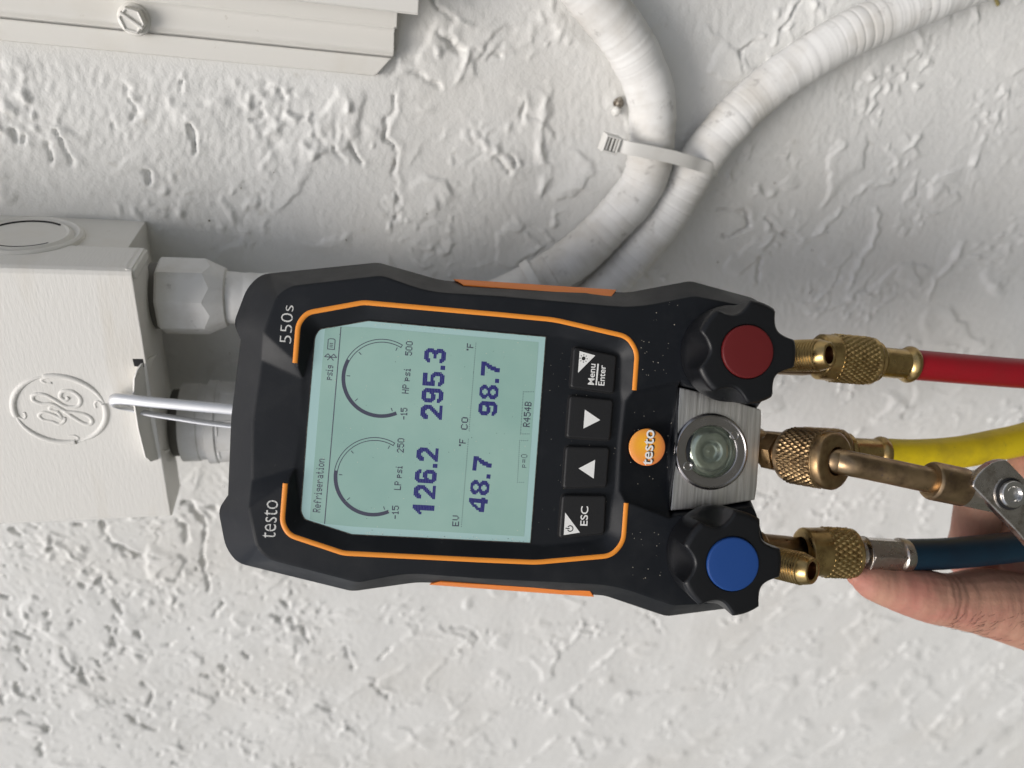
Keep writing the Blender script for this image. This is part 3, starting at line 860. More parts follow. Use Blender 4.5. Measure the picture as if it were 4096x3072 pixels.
dotted(faint, (3.4, -15.4), (3.1, -0.8), 0.7); dotted(faint, (3.4, -15.4), (6.0, -15.3), 0.7); dotted(faint, (3.1, -0.8), (6.5, -0.5), 0.7)
dotted(faint, (3.2, 1.6), (3.1, 16.4), 0.55); dotted(faint, (3.2, 1.6), (6.4, 1.8), 0.6); dotted(faint, (3.1, 16.4), (6.7, 16.7), 0.6)
dots(faint, "R454B", (6.25, 4.2), (6.3, 13.0), 2.4, F57, 1.2, -0.04)
dots(faint, "p=0", (6.2, -10.2), (6.2, -5.4), 2.2, F57, 1.2, 0.12)
gauge.part("refrigerant_field", faint, 'ink2', screen)

def dial(ca, cb, R, fill_to, name):
    """arc of the pressure dial: angles run from the low end round the top (-a) to the high end"""
    a0, a1 = -117, 117
    P = lambda an, r: (ca - r * math.cos(math.radians(an)), cb + r * math.sin(math.radians(an)))
    mb, out = MB(), MB()
    st = 3
    an = a0
    while an < fill_to - 0.1:
        b2 = min(an + st, fill_to)
        mb.add([(*P(an, R), CI), (*P(b2, R), CI), (*P(b2, R - 1.25), CI), (*P(an, R - 1.25), CI)], [(0, 1, 2, 3)])
        an = b2
    an = fill_to
    while an < a1 - 0.1:
        b2 = min(an + st, a1)
        for r0, r1 in ((R, R - 0.26), (R - 0.99, R - 1.25)):
            out.add([(*P(an, r0), CI), (*P(b2, r0), CI), (*P(b2, r1), CI), (*P(an, r1), CI)], [(0, 1, 2, 3)])
        an = b2
    quad(out, P(a1, R), P(a1, R - 1.25), 0.26)
    for k in (-112, -45, 0, 45, 112):
        quad(out, P(k, R - 1.7), P(k, R - 2.9), 0.26)
    d = gauge.part("dial_arc", mb, 'ink2', screen)
    gauge.part("dial_outline", out, 'ink2', screen)
dial(-46.2, -16.6, 13.6, 6, 'low')
dial(-46.2, 17.3, 13.6, 25, 'high')

# keys
K = {'ESC': [(19.2, -33.8), (35.6, -31.6), (35.3, -17.9), (19.3, -18.7)], 'up': [(19.4, -16.4), (35.2, -15.0), (35.2, -0.9), (19.3, -1.5)],
     'down': [(19.3, 1.5), (35.2, 1.4), (35.3, 16.0), (19.3, 16.4)], 'menu': [(19.4, 19.1), (35.3, 18.2), (35.4, 31.8), (19.4, 33.7)]}
key_ob = {}
for kn, pl in K.items():
    pl = rounded(ccw(pl), 1.3, 4)
    gap = gauge.part("key_recess", MB().prism(offset_poly(pl, 0.35), -3.2, -2.93), 'dark_gap')
    key_ob[kn] = gauge.part("key", MB().prism(pl, -3.3, -1.3, 0.75, 4), 'key', label={'ESC': "escape key with power symbol", 'up': "key with up arrow", 'down': "key with down arrow", 'menu': "menu and enter key with lamp symbol"}[kn])
CK = -1.22
def flat(mb, pts, c=CK):
    mb.add([(*p, c) for p in pts], [tuple(range(len(pts)))])
    return mb
gauge.part("arrow_symbol", flat(MB(), [(25.1, 11.8), (30.9, 8.5), (25.1, 5.1)]), 'print', key_ob['down'])
gauge.part("arrow_symbol", flat(MB(), [(30.1, -5.6), (30.1, -12.2), (24.4, -9.0)]), 'print', key_ob['up'])
mb = MB(); letter(mb, "ESC", (29.1, -28.9), (28.95, -22.1), 2.65, CK, 0.012)
flat(mb, [(20.8, -24.7), (26.6, -31.4), (20.9, -32.6)])
gauge.part("key_print", mb, 'print', key_ob['ESC'])
mb = MB()
for k in range(28):
    an0, an1 = (math.radians(-150 + 300 * q / 28) for q in (k, k + 1))
    P = lambda an, r: (23.0 + r * math.cos(an), -30.2 + r * math.sin(an), CK + 0.04)
    mb.add([P(an0, 1.15), P(an1, 1.15), P(an1, 0.8), P(an0, 0.8)], [(0, 1, 2, 3)])
quad(mb, (21.3, -30.2), (22.8, -30.2), 0.35, CK + 0.04)
gauge.part("power_symbol", mb, 'print_black', key_ob['ESC'])
mb = MB(); letter(mb, "Menu", (27.8, 20.7), (27.8, 28.1), 2.3, CK, 0.012); letter(mb, "Enter", (31.5, 20.7), (31.5, 27.9), 2.3, CK, 0.012)
quad(mb, (28.5, 20.7), (28.65, 28.25), 0.55, CK)
flat(mb, [(21.7, 32.2), (27.4, 31.1), (21.7, 24.5)])
gauge.part("key_print", mb, 'print', key_ob['menu'])
mb = MB()
mb.add([(23.3 + 0.68 * math.cos(q * math.pi / 8), 29.7 + 0.68 * math.sin(q * math.pi / 8), CK + 0.04) for q in range(16)], [tuple(range(16))])
for q in range(8):
    an = q * math.pi / 4
    quad(mb, (23.3 + 1.05 * math.cos(an), 29.7 + 1.05 * math.sin(an)), (23.3 + 1.5 * math.cos(an), 29.7 + 1.5 * math.sin(an)), 0.25, CK + 0.04)
gauge.part("lamp_symbol", mb, 'print_black', key_ob['menu'])

# badge, lettering
bc = (48.9, 0.05)
badge = gauge.part("badge", MB().lathe((bc[0], bc[1], -2.6), (0, 0, 1), [(0, 6.65), (0.35, 6.6), (0.55, 6.3), (0.75, 5.0), (0.85, 3.0), (0.88, 0.01)], 48, True, True), 'badge', label="round orange badge")
mb = MB(); letter(mb, "testo", (51.35, -6.0), (51.35, 6.6), 3.5, -1.60, 0.012)
gauge.part("badge_shadow_print", mb, 'print_black', badge)
mb = MB(); letter(mb, "testo", (50.95, -6.35), (50.95, 6.3), 3.5, -1.55, 0.012)
gauge.part("badge_lettering", mb, 'print', badge)
mb = MB(); letter(mb, "testo", (-76.8, -38.8), (-76.8, -26.1), 4.3, 0.06, -0.008)
gauge.part("lettering", mb, 'print_worn', label="silver lettering testo")
mb = MB(); letter(mb, "550s", (-76.8, 26.6), (-76.95, 39.4), 3.8, 0.06, -0.012)
gauge.part("lettering", mb, 'print_worn', label="silver lettering 550s")

# manifold block and sight glass
pl = ccw([(59.7, -22.3), (75.0, -20.2), (91.0, -16.5), (91.4, -12), (91.4, 12), (91.0, 16.5), (75.0, 20.2), (59.7, 22.3)])
sg = (72.9, 0.0)
pl_r = [np.array(p) for p in pl]
def ray_poly(an):
    d = np.array((math.cos(an), math.sin(an))); o = np.array(sg); best = None
    for p, q in zip(pl_r, pl_r[1:] + pl_r[:1]):
        e = q - p
        det = d[0] * -e[1] + d[1] * e[0]
        if abs(det) < 1e-9:
            continue
        t_, u_ = ((p - o)[0] * -e[1] + (p - o)[1] * e[0]) / det, (d[0] * (p - o)[1] - d[1] * (p - o)[0]) / det
        if t_ > 0 and -1e-9 <= u_ <= 1 + 1e-9:
            best = t_ if best is None else min(best, t_)
    return best
ang = sorted(set([round(k * math.pi / 36, 6) for k in range(72)] + [round(math.atan2(p[1] - sg[1], p[0] - sg[0]) % (2 * math.pi), 6) for p in pl]))
def blk(rf, c):
    return [(sg[0] + rf(a) * math.cos(a), sg[1] + rf(a) * math.sin(a), c) for a in ang]
bkm = MB().rings([blk(lambda a: 9.4, -16), blk(lambda a: 9.4, -3.6), blk(lambda a: ray_poly(a) - 0.5, -3.6), blk(lambda a: ray_poly(a) - 0.12, -3.75), blk(ray_poly, -4.1), blk(ray_poly, -30)], False, True)
block = gauge.part("manifold_block", bkm, 'alu')

gauge.part("sight_glass_ring", MB().lathe((*sg, -4.0), (0, 0, 1), [(0, 13.9), (0.9, 13.9), (1.3, 13.7), (1.55, 13.2), (1.6, 12.9), (1.35, 12.6), (1.3, 9.9), (1.1, 9.5), (-1.5, 9.4)], 72), 'steel_ring', block)
gauge.part("sight_glass_bowl", MB().lathe((*sg, -4.0), (0, 0, 1), [(0.6, 9.45), (-0.4, 9.3), (-0.6, 8.9), (-0.9, 8.5), (-0.7, 8.1), (0.1, 7.6), (0.55, 6.8), (0.8, 5.8), (0.85, 4.6), (0.5, 3.7), (-0.2, 2.9), (-0.5, 2.0), (-0.45, 1.2), (-0.2, 0.01)], 60), 'cavity', block)
gauge.part("sight_glass_lens", MB().lathe((*sg, -4.0), (0, 0, 1), [(0.75, 9.35), (1.2, 8.6), (1.7, 6.5), (2.0, 3.5), (2.1, 0.01)], 60, False, False), 'glass', block)
for p in ((81.1, 6.4), (64.6, -5.8)):
    gauge.part("ring_notch", MB().lathe((*p, -4.0), (0, 0, 1), [(0.9, 1.75), (1.42, 1.75), (1.42, 1.35), (0.95, 1.1), (0.7, 0.6), (0.65, 0.01)], 24), 'steel', block)

# valve knobs
def knob(cb, turn, cap_mat, lab):
    ca = 74.6
    na = 150
    an = np.arange(na) * 2 * math.pi / na
    ph = ((an - turn) / (2 * math.pi / 5)) % 1.0
    d = np.abs(ph - 0.5) * 2                                # 0 in the middle of a scallop, 1 at a lobe
    sc = np.clip(1 - (d / 0.55) ** 2, 0, 1) ** 0.8
    rings = []
    def R(r, c):
        rings.append([(ca + q * math.cos(a), cb + q * math.sin(a), c) for q, a in zip(np.broadcast_to(r, an.shape), an)])
    R(15.6, -0.6); R(16.6, 0.2); R(17.0, 1.2); R(17.1, 4.0)
    for k in range(1, 9):
        f = k / 8
        R(17.1 + 0.5 * f * (sc < 0.01) - sc * 4.1 * math.sin(f * math.pi / 2) ** 0.9, 4.0 + 12.4 * f)
    R(17.2 - sc * 4.2, 17.1); R(16.5 - sc * 4.0, 17.65); R(15.6 - sc * 3.6, 17.8)
    R(9.6, 17.8); R(9.15, 17.7); R(9.1, 16.5)
    k = gauge.part("valve_knob", MB().rings(rings, True, False), 'knob', sharp=50, label=lab)
    gauge.part("knob_cap", MB().lathe((ca, cb, 16.3), (0, 0, 1), [(0, 8.95), (1.7, 8.95), (2.1, 8.75), (2.3, 8.3), (2.33, 4), (2.35, 0.01)], 64, True, False), cap_mat, k)
knob(35.3, 0.04, 'red_cap', "black valve knob with red cap")
knob(-35.4, 0.06, 'blue_cap', "black valve knob with blue cap")

# ports: a straight one for the hose and a stub turned to the front
STUB = unit((math.cos(math.radians(58)), 0.02, math.sin(math.radians(58))))
for (tipb, lab) in ((38.2, None), (-38.3, None)):
    tip = V3(110.6 if tipb > 0 else 109.6, tipb - 0.6, 7.5)
    start = tip - STUB * 22
    port = gauge.part("port", MB().lathe((86, 0.97 * tipb, -15), (1, 0, 0), [(0, 7.4), (14, 7.4), (15, 6.6), (26, 6.2), (36, 4.4)], 36, True, True), 'brass_dull')
    th, d = threaded(start + STUB * 4, STUB, 13, 5.9)
    gauge.part("stub_thread", th, 'brass', port)
    gauge.part("stub_nose", MB().lathe(start + STUB * 16.2, STUB, [(0, 5.0), (0.9, 5.0), (1.2, 5.45), (2.4, 5.4), (4.5, 4.75), (4.9, 4.4), (4.95, 3.7), (4.6, 3.2), (2.0, 3.1)], 40, True, False), 'brass', port)
    gauge.part("stub_bore", MB().lathe(start + STUB * 16.2, STUB, [(4.3, 3.15), (-6.0, 2.6), (-6.2, 0.01)], 32), 'copper', port)
# middle port
YAX = unit((math.cos(math.radians(63)), -0.012, math.sin(math.radians(63))))
y0 = V3(97.0, 1.1, -10.5)
mport = gauge.part("port", MB().lathe(y0, YAX, [(0, 5.8), (10, 5.8)], 32, True, True).add(*(lambda b: (b.v, b.f))(hexbar(y0 + YAX * 1.5, YAX, 5.5, 7.4, 0.8, 0.4))), 'brass_dull')
gauge.part("port_elbow", MB().lathe((88, 2.2, -26), (1, 0, 0), [(0, 7), (14, 7), (15, 6.2), (26, 6.2)], 32, True, True), 'brass_dull', mport)

# hook
front = [(-96, 0.8, -37), (-103, 1.4, -37), (-120, 1.8, -37), (-134, 2.1, -37.2), (-142, 2.4, -37.6)]
bend = [(-147.4, 2.2, -38.6), (-149.6, 1.0, -41.2), (-148.4, -0.5, -44.2), (-144.6, -1.5, -46.0)]
back = [(-139.0, -2.8, -46.6), (-126.5, -4.0, -46.6), (-116, -4.9, -46.4), (-104, -5.5, -46.2), (-96, -6, -46)]
hp = spline(front + bend + back, 8)
gauge.part("hanging_hook", MB().tube(hp, lambda f: 2.1 - 0.75 * float(sstep(np.array(f), 0.43, 0.62)), 20, True, 0.6), 'hook', label="silver wire hook")

# dust on the front
mb, md = MB(), MB()
def speck(b, a, bb, c, r):
    k = rnd.choice((4, 5, 6))
    ph = rnd.random() * 6
    el = rnd.uniform(0.5, 1)
    pts = [(a + r * math.cos(ph + q * 2 * math.pi / k), bb + el * r * math.sin(ph + q * 2 * math.pi / k), c) for q in range(k)]
    n = len(b.v)
    b.add(pts + [(a, bb, c + r * 0.5)], [(i, (i + 1) % k, k) for i in range(k)])
for i in range(230):
    a, bb = rnd.uniform(34, 72), rnd.choice((1, -1)) * rnd.uniform(0, 54)
    if 43 < a < 71 and not (abs(a - 74.6) < 18 and 17 < abs(bb) < 54) and math.hypot(a - bc[0], bb) > 7:
        lim = 48 if a < 50 else 52
        if abs(bb) > 25 and abs(bb) < lim:
            speck(mb, a, bb, 0.03, rnd.uniform(0.07, 0.2))
        elif abs(bb) < 14 and a < 58:
            speck(mb, a, bb, -2.37, rnd.uniform(0.07, 0.17))
for i in range(60):
    speck(mb, rnd.uniform(12, 38), rnd.uniform(-33, 33) , -2.95 if rnd.random() < 0.4 else -2.96, rnd.uniform(0.06, 0.13))
for i in range(150):
    a, bb = rnd.uniform(-66, 8), rnd.uniform(-34, 34)
    (speck(mb, a, bb, CI + 0.02, rnd.uniform(0.05, 0.16)) if rnd.random() < 0.6 else speck(md, a, bb, CI + 0.02, rnd.uniform(0.05, 0.15)))
for i in range(120):
    sgn = rnd.choice((1, -1))
    speck(mb if rnd.random() < 0.75 else md, rnd.uniform(-50, 9), sgn * (36.2 - abs(rnd.gauss(0, 0.7))), CI + 0.02, rnd.uniform(0.06, 0.17))
gauge.part("dust_specks", mb, 'dust', kind='stuff')
gauge.part("dark_grit", md, 'dust_dark', kind='stuff')

# ------------------------------------------------------------------ hoses
def hose(name, label, path, r, m, fit):
    t = Thing(name, label, "hose", GAUGE, tuple(path[0]), "coloured charging hoses")
    fit(t)
    t.part("hose_tube", MB().tube(spline(path, 10), r, 28), m)
    return t

HC = -10.0
def red_fit(t):
    p = V3(114.5, 38.2, HC); ax = unit((1, 0.0, -0.02))
    t.part("knurled_nut", knurled(p, ax, 22.5, 9.2, 30, 6.0, 2.6, bore=5.0), 'brass')
    t.part("ferrule", MB().lathe(p + ax * 21, ax, [(0, 5.6), (1.6, 7.6), (2.8, 7.8), (3.6, 6.9), (4.4, 5.9), (5, 5.75), (14.5, 5.75), (15.2, 6.5), (16.4, 7.1), (17.4, 7.0), (18.2, 6.4), (18.6, 5.9)], 40, True, True), 'brass')
hose("charging_hose", "red hose with brass knurled nut at the upper port", [(151, 38.25, HC - 0.7), (175, 38.3, -11), (205, 38.6, -12), (260, 40, -14)], 5.85, 'red_hose', red_fit)
def blue_fit(t):
    p = V3(113.5, -35.4, HC); ax = unit((1, 0.012, -0.01))
    t.part("knurled_nut", knurled(p, ax, 21.0, 9.4, 26, 8.5, 2.4, bore=5.0, amp=0.6), 'brass')
    f = t.part("crimp_fitting", MB().lathe(p + ax * 19, ax, [(0, 4.0), (2, 4.4), (5.5, 4.6), (5.8, 5.6), (6.2, 6.6)], 36, True, True), 'nickel_old')
    t.part("hex_collar", MB().lathe(p + ax * 24.4, ax, [(0, 4.8), (1.6, 6.7), (14.5, 6.4), (15.5, 6.0)], 6, True, True, 0.5), 'nickel_old', f)
    t.part("crimp_ring", MB().lathe(p + ax * 39.0, ax, [(0, 6.0), (0.6, 6.5), (2.6, 6.5), (4.2, 5.9)], 36, True, True), 'nickel_old', f)
hose("charging_hose", "dark blue hose gripped by the hand", [(153, -34.9, -10.4), (170, -33.7, -10.5), (183, -32.2, -11), (196, -30.6, -12), (212, -29, -14), (235, -29.5, -20), (270, -34, -30)], 5.95, 'blue_hose', blue_fit)
def yel_fit(t):
    p = V3(114.5, 1.7, -25); ax = unit((1, 0.02, 0.02))
    t.part("knurled_nut", knurled(p, ax, 22.0, 9.3, 30, 5, 2.6, bore=5.0), 'brass_dull')
    t.part("ferrule", MB().lathe(p + ax * 21, ax, [(0, 5.6), (1.5, 7.7), (2.8, 7.8), (4.4, 6.0), (14.5, 6.0), (15.2, 6.7), (16.4, 7.2), (17.8, 7.0), (18.6, 6.2)], 40, True, True), 'brass')
hose("charging_hose", "yellow hose running behind the brass ball valve", [(153, 2.4, -24), (167, 3.0, -23.8), (184, 5.2, -23.6), (200, 8.9, -24), (220, 14.5, -25), (260, 29, -28)], 6.5, 'yellow_hose', yel_fit)

# ------------------------------------------------------------------ ball valve on the middle port
valve = Thing("ball_valve", "tarnished brass tube valve with silver lever on the middle port", "valve", GAUGE, (100, 1, 0))
n0 = y0 + YAX * 9.4
valve.part("knurled_nut", knurled(n0, YAX, 19.6, 10.2, 34, 2.6, 4.6, rim=True, bore=4.6), 'brass_dull')
tb = [n0 + YAX * 14, n0 + YAX * 17.5, n0 + YAX * 19.5 + V3(1.2, 0, -0.9), V3(114.5, 0.3, 16.6), V3(121, -0.5, 17.6), V3(130, -1.7, 18.6), V3(141, -3.2, 19.6), V3(150, -4.2, 20.4)]
valve.part("tube", MB().tube(spline(tb, 8), 4.35, 32), 'bronze')
vd = unit((11.6, -1.5, 0.3))
c0 = V3(141.0, -3.2, 19.6)
col_p = valve.part("collar", MB().lathe(c0, vd, [(0, 5.0), (0.3, 6.1), (1.0, 6.5), (1.6, 6.6), (12, 6.6)], 44, True, True), 'bronze')
body = valve.part("valve_body", MB().lathe(c0 + vd * 11, vd, [(0, 5.8), (0.5, 6.5), (4.0, 6.6), (5, 6.9), (24, 6.9), (26, 6.2), (50, 6.2)], 8, True, True, 0.39), 'nickel_old')
# lever plate facing the front, cut straight along one side
hc = np.array((164.4, -5.3)); CH = 27.5
lev = [(150.9, -3.7), (151.1, -2.1), (152.4, 0.2), (154.4, 2.3), (157.2, 4.4), (159.6, 5.4), (162.0, 5.9), (163.5, 4.9), (169.0, 0.3), (186, -16), (180, -27.5), (175.3, -24.9), (167.5, -17.4)]
lever = valve.part("lever", MB().prism(ccw(lev), CH - 3.0, CH, 0.5, 3), 'chrome', label="flat silver lever")
valve.part("lever_recess", MB().lathe((*hc, CH), (0, 0, 1), [(0.02, 6.1), (0.3, 6.0), (0.35, 5.6), (0.05, 5.3)], 40), 'chrome', lever)
valve.part("lever_gap", MB().lathe((*hc, CH), (0, 0, 1), [(0.03, 5.5), (0.04, 0.01)], 40, False, False), 'dark_gap', lever)
valve.part("socket_screw", MB().lathe((*hc, CH), (0, 0, 1), [(-1, 4.6), (1.3, 4.6), (1.9, 4.2), (2.0, 3.6), (1.9, 2.7), (0.7, 2.5), (0.5, 1.6), (0.9, 0.01)], 40), 'steel', lever)

# ------------------------------------------------------------------ hand
def build_hand():
    t = Thing("person", "bare hand with thumb along the blue hose, at the frame edge", "person", GAUGE, (210, -50, -20))
    mb = MB()
    def limb(pts, seg=7):
        P = spline([(*p[:3],) for p in pts], seg)
        R = [float(x[0]) for x in spline([(p[3], 0, 0) for p in pts], seg)]
        # round both ends
        d0, d1 = unit(P[0] - P[1]), unit(P[-1] - P[-2])
        h0 = [(P[0] + d0 * R[0] * math.sin(a), R[0] * math.cos(a)) for a in (1.45, 1.15, 0.8, 0.4)]
        h1 = [(P[-1] + d1 * R[-1] * math.sin(a), R[-1] * math.cos(a)) for a in (0.4, 0.8, 1.15, 1.45)]
        pp = [q[0] for q in h0] + P + [q[0] for q in h1]
        rr = [q[1] for q in h0] + R + [q[1] for q in h1]
        mb.tube(pp, rr, 20)
    # thumb: pad under the crimp fitting, two joints, thenar mound
    limb([(136.5, -43.6, -9.5, 4.2), (141, -45.0, -9.5, 6.4), (148, -46.8, -9.8, 7.6), (158, -48.6, -10, 9.3), (166, -49.9, -10.5, 10.1), (173, -51.4, -11.5, 10.1), (180, -52.0, -12.6, 10.9), (190, -52.2, -14.5, 12.6), (204, -54.2, -17, 14.2), (222, -58, -20, 15.5), (240, -62, -24, 17)])
    # palm as a few heavy bars running back to the wrist
    limb([(232, -46, -40, 13), (250, -58, -40, 15), (275, -76, -40, 17), (300, -92, -40, 18)])
    limb([(226, -40, -48, 9), (245, -50, -52, 12), (275, -72, -50, 15), (300, -90, -46, 17)])
    limb([(246, -36, -50, 9), (262, -50, -50, 12), (285, -74, -48, 15), (304, -92, -44, 17)])
    limb([(240, -62, -26, 16), (262, -72, -32, 18), (288, -86, -38, 20), (320, -104, -42, 21), (360, -126, -46, 22)])
    # four fingers curled behind the hose, each of its own length
    limb([(226, -42, -46, 9.0), (214, -43, -45, 8.8), (206, -39, -40, 8.8), (203, -30, -34, 8.9), (201.5, -20, -31, 8.8), (200.5, -13, -30, 8.2), (200.5, -8, -30, 6.6)])
    limb([(236, -38, -50, 9.2), (228, -36, -50, 9.2), (223, -30, -44, 9.2), (221, -20, -36, 9.0), (220, -10, -31, 8.8), (219.5, -3, -29, 7.8), (219.5, 2, -28.6, 6.2)])
    limb([(252, -34, -52, 9.0), (246, -31, -50, 9.0), (242, -24, -43, 9.0), (240, -14, -35, 8.7), (239, -5, -30, 8.2), (238.5, 0, -28.6, 6.2)])
    limb([(266, -38, -50, 8.4), (262, -34, -48, 8.2), (259, -27, -41, 8.0), (257, -18, -34, 7.6), (256, -11, -30.5, 7.2), (255.5, -7, -29.5, 5.6)])
    me = mesh("hand", mb, t.base)
    o = link("hand", me, M['skin'], t.o, 180)
    rm = o.modifiers.new("skin_surface", 'REMESH')
    rm.mode = 'VOXEL'; rm.voxel_size = 0.7 * MM; rm.use_smooth_shade = True
    sm = o.modifiers.new("soften", 'SMOOTH')
    sm.factor = 0.5; sm.iterations = 9
    dg = bpy.context.evaluated_depsgraph_get()
    dg.update()
    new = bpy.data.meshes.new_from_object(o.evaluated_get(dg))
    o.modifiers.clear()
    o.data = new
    # creases over the thumb joint, a nick or two, loose folds towards the wrist
    n = len(new.vertices)
    co = np.empty(n * 3); new.vertices.foreach_get("co", co); co = co.reshape(-1, 3)
    no = np.empty(n * 3); new.vertices.foreach_get("normal", no); no = no.reshape(-1, 3)
    A, B = co[:, 0] / MM + t.base[0], co[:, 1] / MM + t.base[1]
    d = 0.22 * perlin(A / 3.0, B / 9.0, 80) + 0.35 * perlin(A / 9, B / 14, 81)
    for a0, dep in ((167.5, 0.16), (170.5, 0.28), (173.5, 0.32), (176.8, 0.22), (200, 0.15)):
        x = (A - a0 - 0.10 * (B + 50) - 1.3 * perlin(A / 7, B / 5, 82)) / 0.75
        d -= dep * np.exp(-x * x) * np.clip(0.75 + 1.2 * perlin(A / 5, B / 4, 83), 0, 1.3) * (B < -40)
    co += no * d[:, None] * MM
    new.vertices.foreach_set("co", co.ravel())
    new.update()
    new.shade_smooth()
    from mathutils.bvhtree import BVHTree
    tree = BVHTree.FromPolygons([tuple(v) for v in co], [tuple(q.vertices) for q in new.polygons])
    hb_ = MB()
    for k in range(90):
        a, b = rnd.uniform(172, 216), rnd.uniform(-66, -52)
        hit = tree.ray_cast(Vector(((a - t.base[0]) * MM, (b - t.base[1]) * MM, 0.08)), Vector((0, 0, -1)))
        if hit[0] is None:
            continue
        q = np.array(hit[0]) / MM + np.array(t.base); nn = np.array(hit[1])
        dv = unit(V3(-0.8 + rnd.uniform(-0.4, 0.4), -0.6 + rnd.uniform(-0.4, 0.4), 0)); dv = unit(dv - nn * (dv @ nn))
        L_ = rnd.uniform(2.0, 4.5)
        hb_.tube([q - nn * 0.2, q + dv * L_ * 0.5 + nn * 0.35, q + dv * L_ + nn * 0.25], [0.05, 0.045, 0.02], 4)
    t.part("hair", hb_, 'hair', parent=o, kind='stuff')
    return t
build_hand()

# ------------------------------------------------------------------ white painted disconnect box
boxT = Thing("disconnect_box", "off-white painted electrical disconnect box with an embossed round emblem", "electrical box", WALL, (-110, -165, 0))
T0, T1, HF = -107.9, -223.0, 55.2
bodyp = [(-230, T1 + 1.2), (-76.6, T1 + 1.2), (-76.6, T0 - 1.2), (-230, T0 - 1.2)]
boxT.part("box_body", MB().prism(ccw(bodyp), -1, 35.5, 0.6), 'paint')
lid_loop = [(T0, 33.2), (T0, HF - 2.2), (T0 - 0.7, HF - 0.7), (T0 - 2.2, HF), (T1 + 2.2, HF), (T1 + 0.7, HF - 0.7), (T1, HF - 2.2), (T1, 33.2)]
lid = MB().rings([[(s, t, h) for t, h in lid_loop] for s in (-230, -71.6, -70.6, -70.1)], True, False)
lid.rings([[(-70.1, t, h) for t, h in lid_loop], [(-70.1, t * 0.985 - 2.5, 33.2 + (h - 33.2) * 0.93) for t, h in lid_loop]], False, False)
lid.add([(-70.1, t * 0.985 - 2.5, 33.2 + (h - 33.2) * 0.93) for t, h in lid_loop], [tuple(range(8))])
lid_o = boxT.part("lid", lid, 'paint_brushed', sharp=25)
boxT.part("corner_fold", MB().prism(ccw([(-72.4, T0 + 0.25), (-69.2, T0 - 0.6), (-69.2, T0 - 4.0), (-72.4, T0 - 2)]), 33.5, HF - 1.0, 0.8), 'paint', lid_o)
# knockout
kc = (-112.5, 24.5)
def side_ring(prof, n=64):
    return MB().rings([[(kc[0] + r * math.cos(a), T0 + d, kc[1] + r * 1.06 * math.sin(a)) for a in np.arange(n) * 2 * math.pi / n] for d, r in prof], False, True)
ko = boxT.part("knockout", side_ring([(-2, 19.2), (0.2, 18.9), (0.9, 18.0), (1.0, 17.5), (0.2, 16.6), (-0.6, 15.7), (0.3, 15.0), (1.0, 14.3), (0.95, 13.7), (0.55, 13.2)]), 'paint')
sl = MB()
for a0, a1 in ((-150, -50), (40, 175)):
    seg = [math.radians(a0 + (a1 - a0) * k / 20) for k in range(21)]
    sl.rings([[(kc[0] + r * math.cos(a), T0 + d, kc[1] + r * 1.06 * math.sin(a)) for r, d in ((12.9, 0.3), (12.9, 0.92), (13.5, 1.02), (13.5, 0.3))] for a in seg])
boxT.part("knockout_slot", sl, 'dark_gap', ko)
# hasp strip pressed out over the bottom edge
hs = [(-74.9, 60.6), (-74.2, 61.0), (-70.4, 54.0), (-71.2, 53.6)]
hasp = boxT.part("hasp", MB().rings([[(s - ds, t, h - dh) for s, h in hs] for t, ds, dh in ((-145.4, -3.2, 6), (-147, -1.6, 3.2), (-150, -0.5, 1.2), (-158, 0.6, 0), (-172, 0.8, 0), (-186, 0.2, 0.4), (-189.6, -0.9, 2.2), (-191.2, -2.6, 5.6))]), 'paint', lid_o)
boxT.part("hasp_hole", MB().prism(ccw([(-74.6, -143.8), (-71.0, -143.8), (-71.0, -147.4), (-74.4, -147.0)]), HF - 0.5, HF + 0.06), 'dark_gap', lid_o)
# embossed monogram inside a ring
em = MB()
E0 = np.array((-102.9, -166.3))
U, Wd = np.array((-1.0, 0.0)), np.array((0.0, 1.0))     # up and right of the emblem
def stroke(pts, r=0.62, n=8, hh=HF - 0.42):
    em.tube([(p[0], p[1], hh) for p in spline([(*p, 0) for p in pts], 8)], r * 1.35, 12, True, 0.9)
for a0, a1, dr in ((8, 100, 0.0), (98, 190, 0.0), (188, 280, 0.0), (278, 370, 0.0)):
    seg = [math.radians(a0 + (a1 - a0) * k / 14) for k in range(15)]
    pts = [(E0[0] + 15.4 * math.cos(a) * 1.02, E0[1] + 15.2 * math.sin(a)) for a in seg]
    em.tube([(p[0], p[1], HF - 0.5) for p in pts], lambda f: 0.6 + 0.7 * math.sin(min(1, f * 1.6) * math.pi / 2), 12)
    a = seg[-1]
    stroke([pts[-2], (E0[0] + 14.2 * math.cos(a + 0.1), E0[1] + 14.0 * math.sin(a + 0.1)), (E0[0] + 12.6 * math.cos(a + 0.04), E0[1] + 12.4 * math.sin(a + 0.04)), (E0[0] + 12.4 * math.cos(a - 0.12), E0[1] + 12.2 * math.sin(a - 0.12))], 0.55)
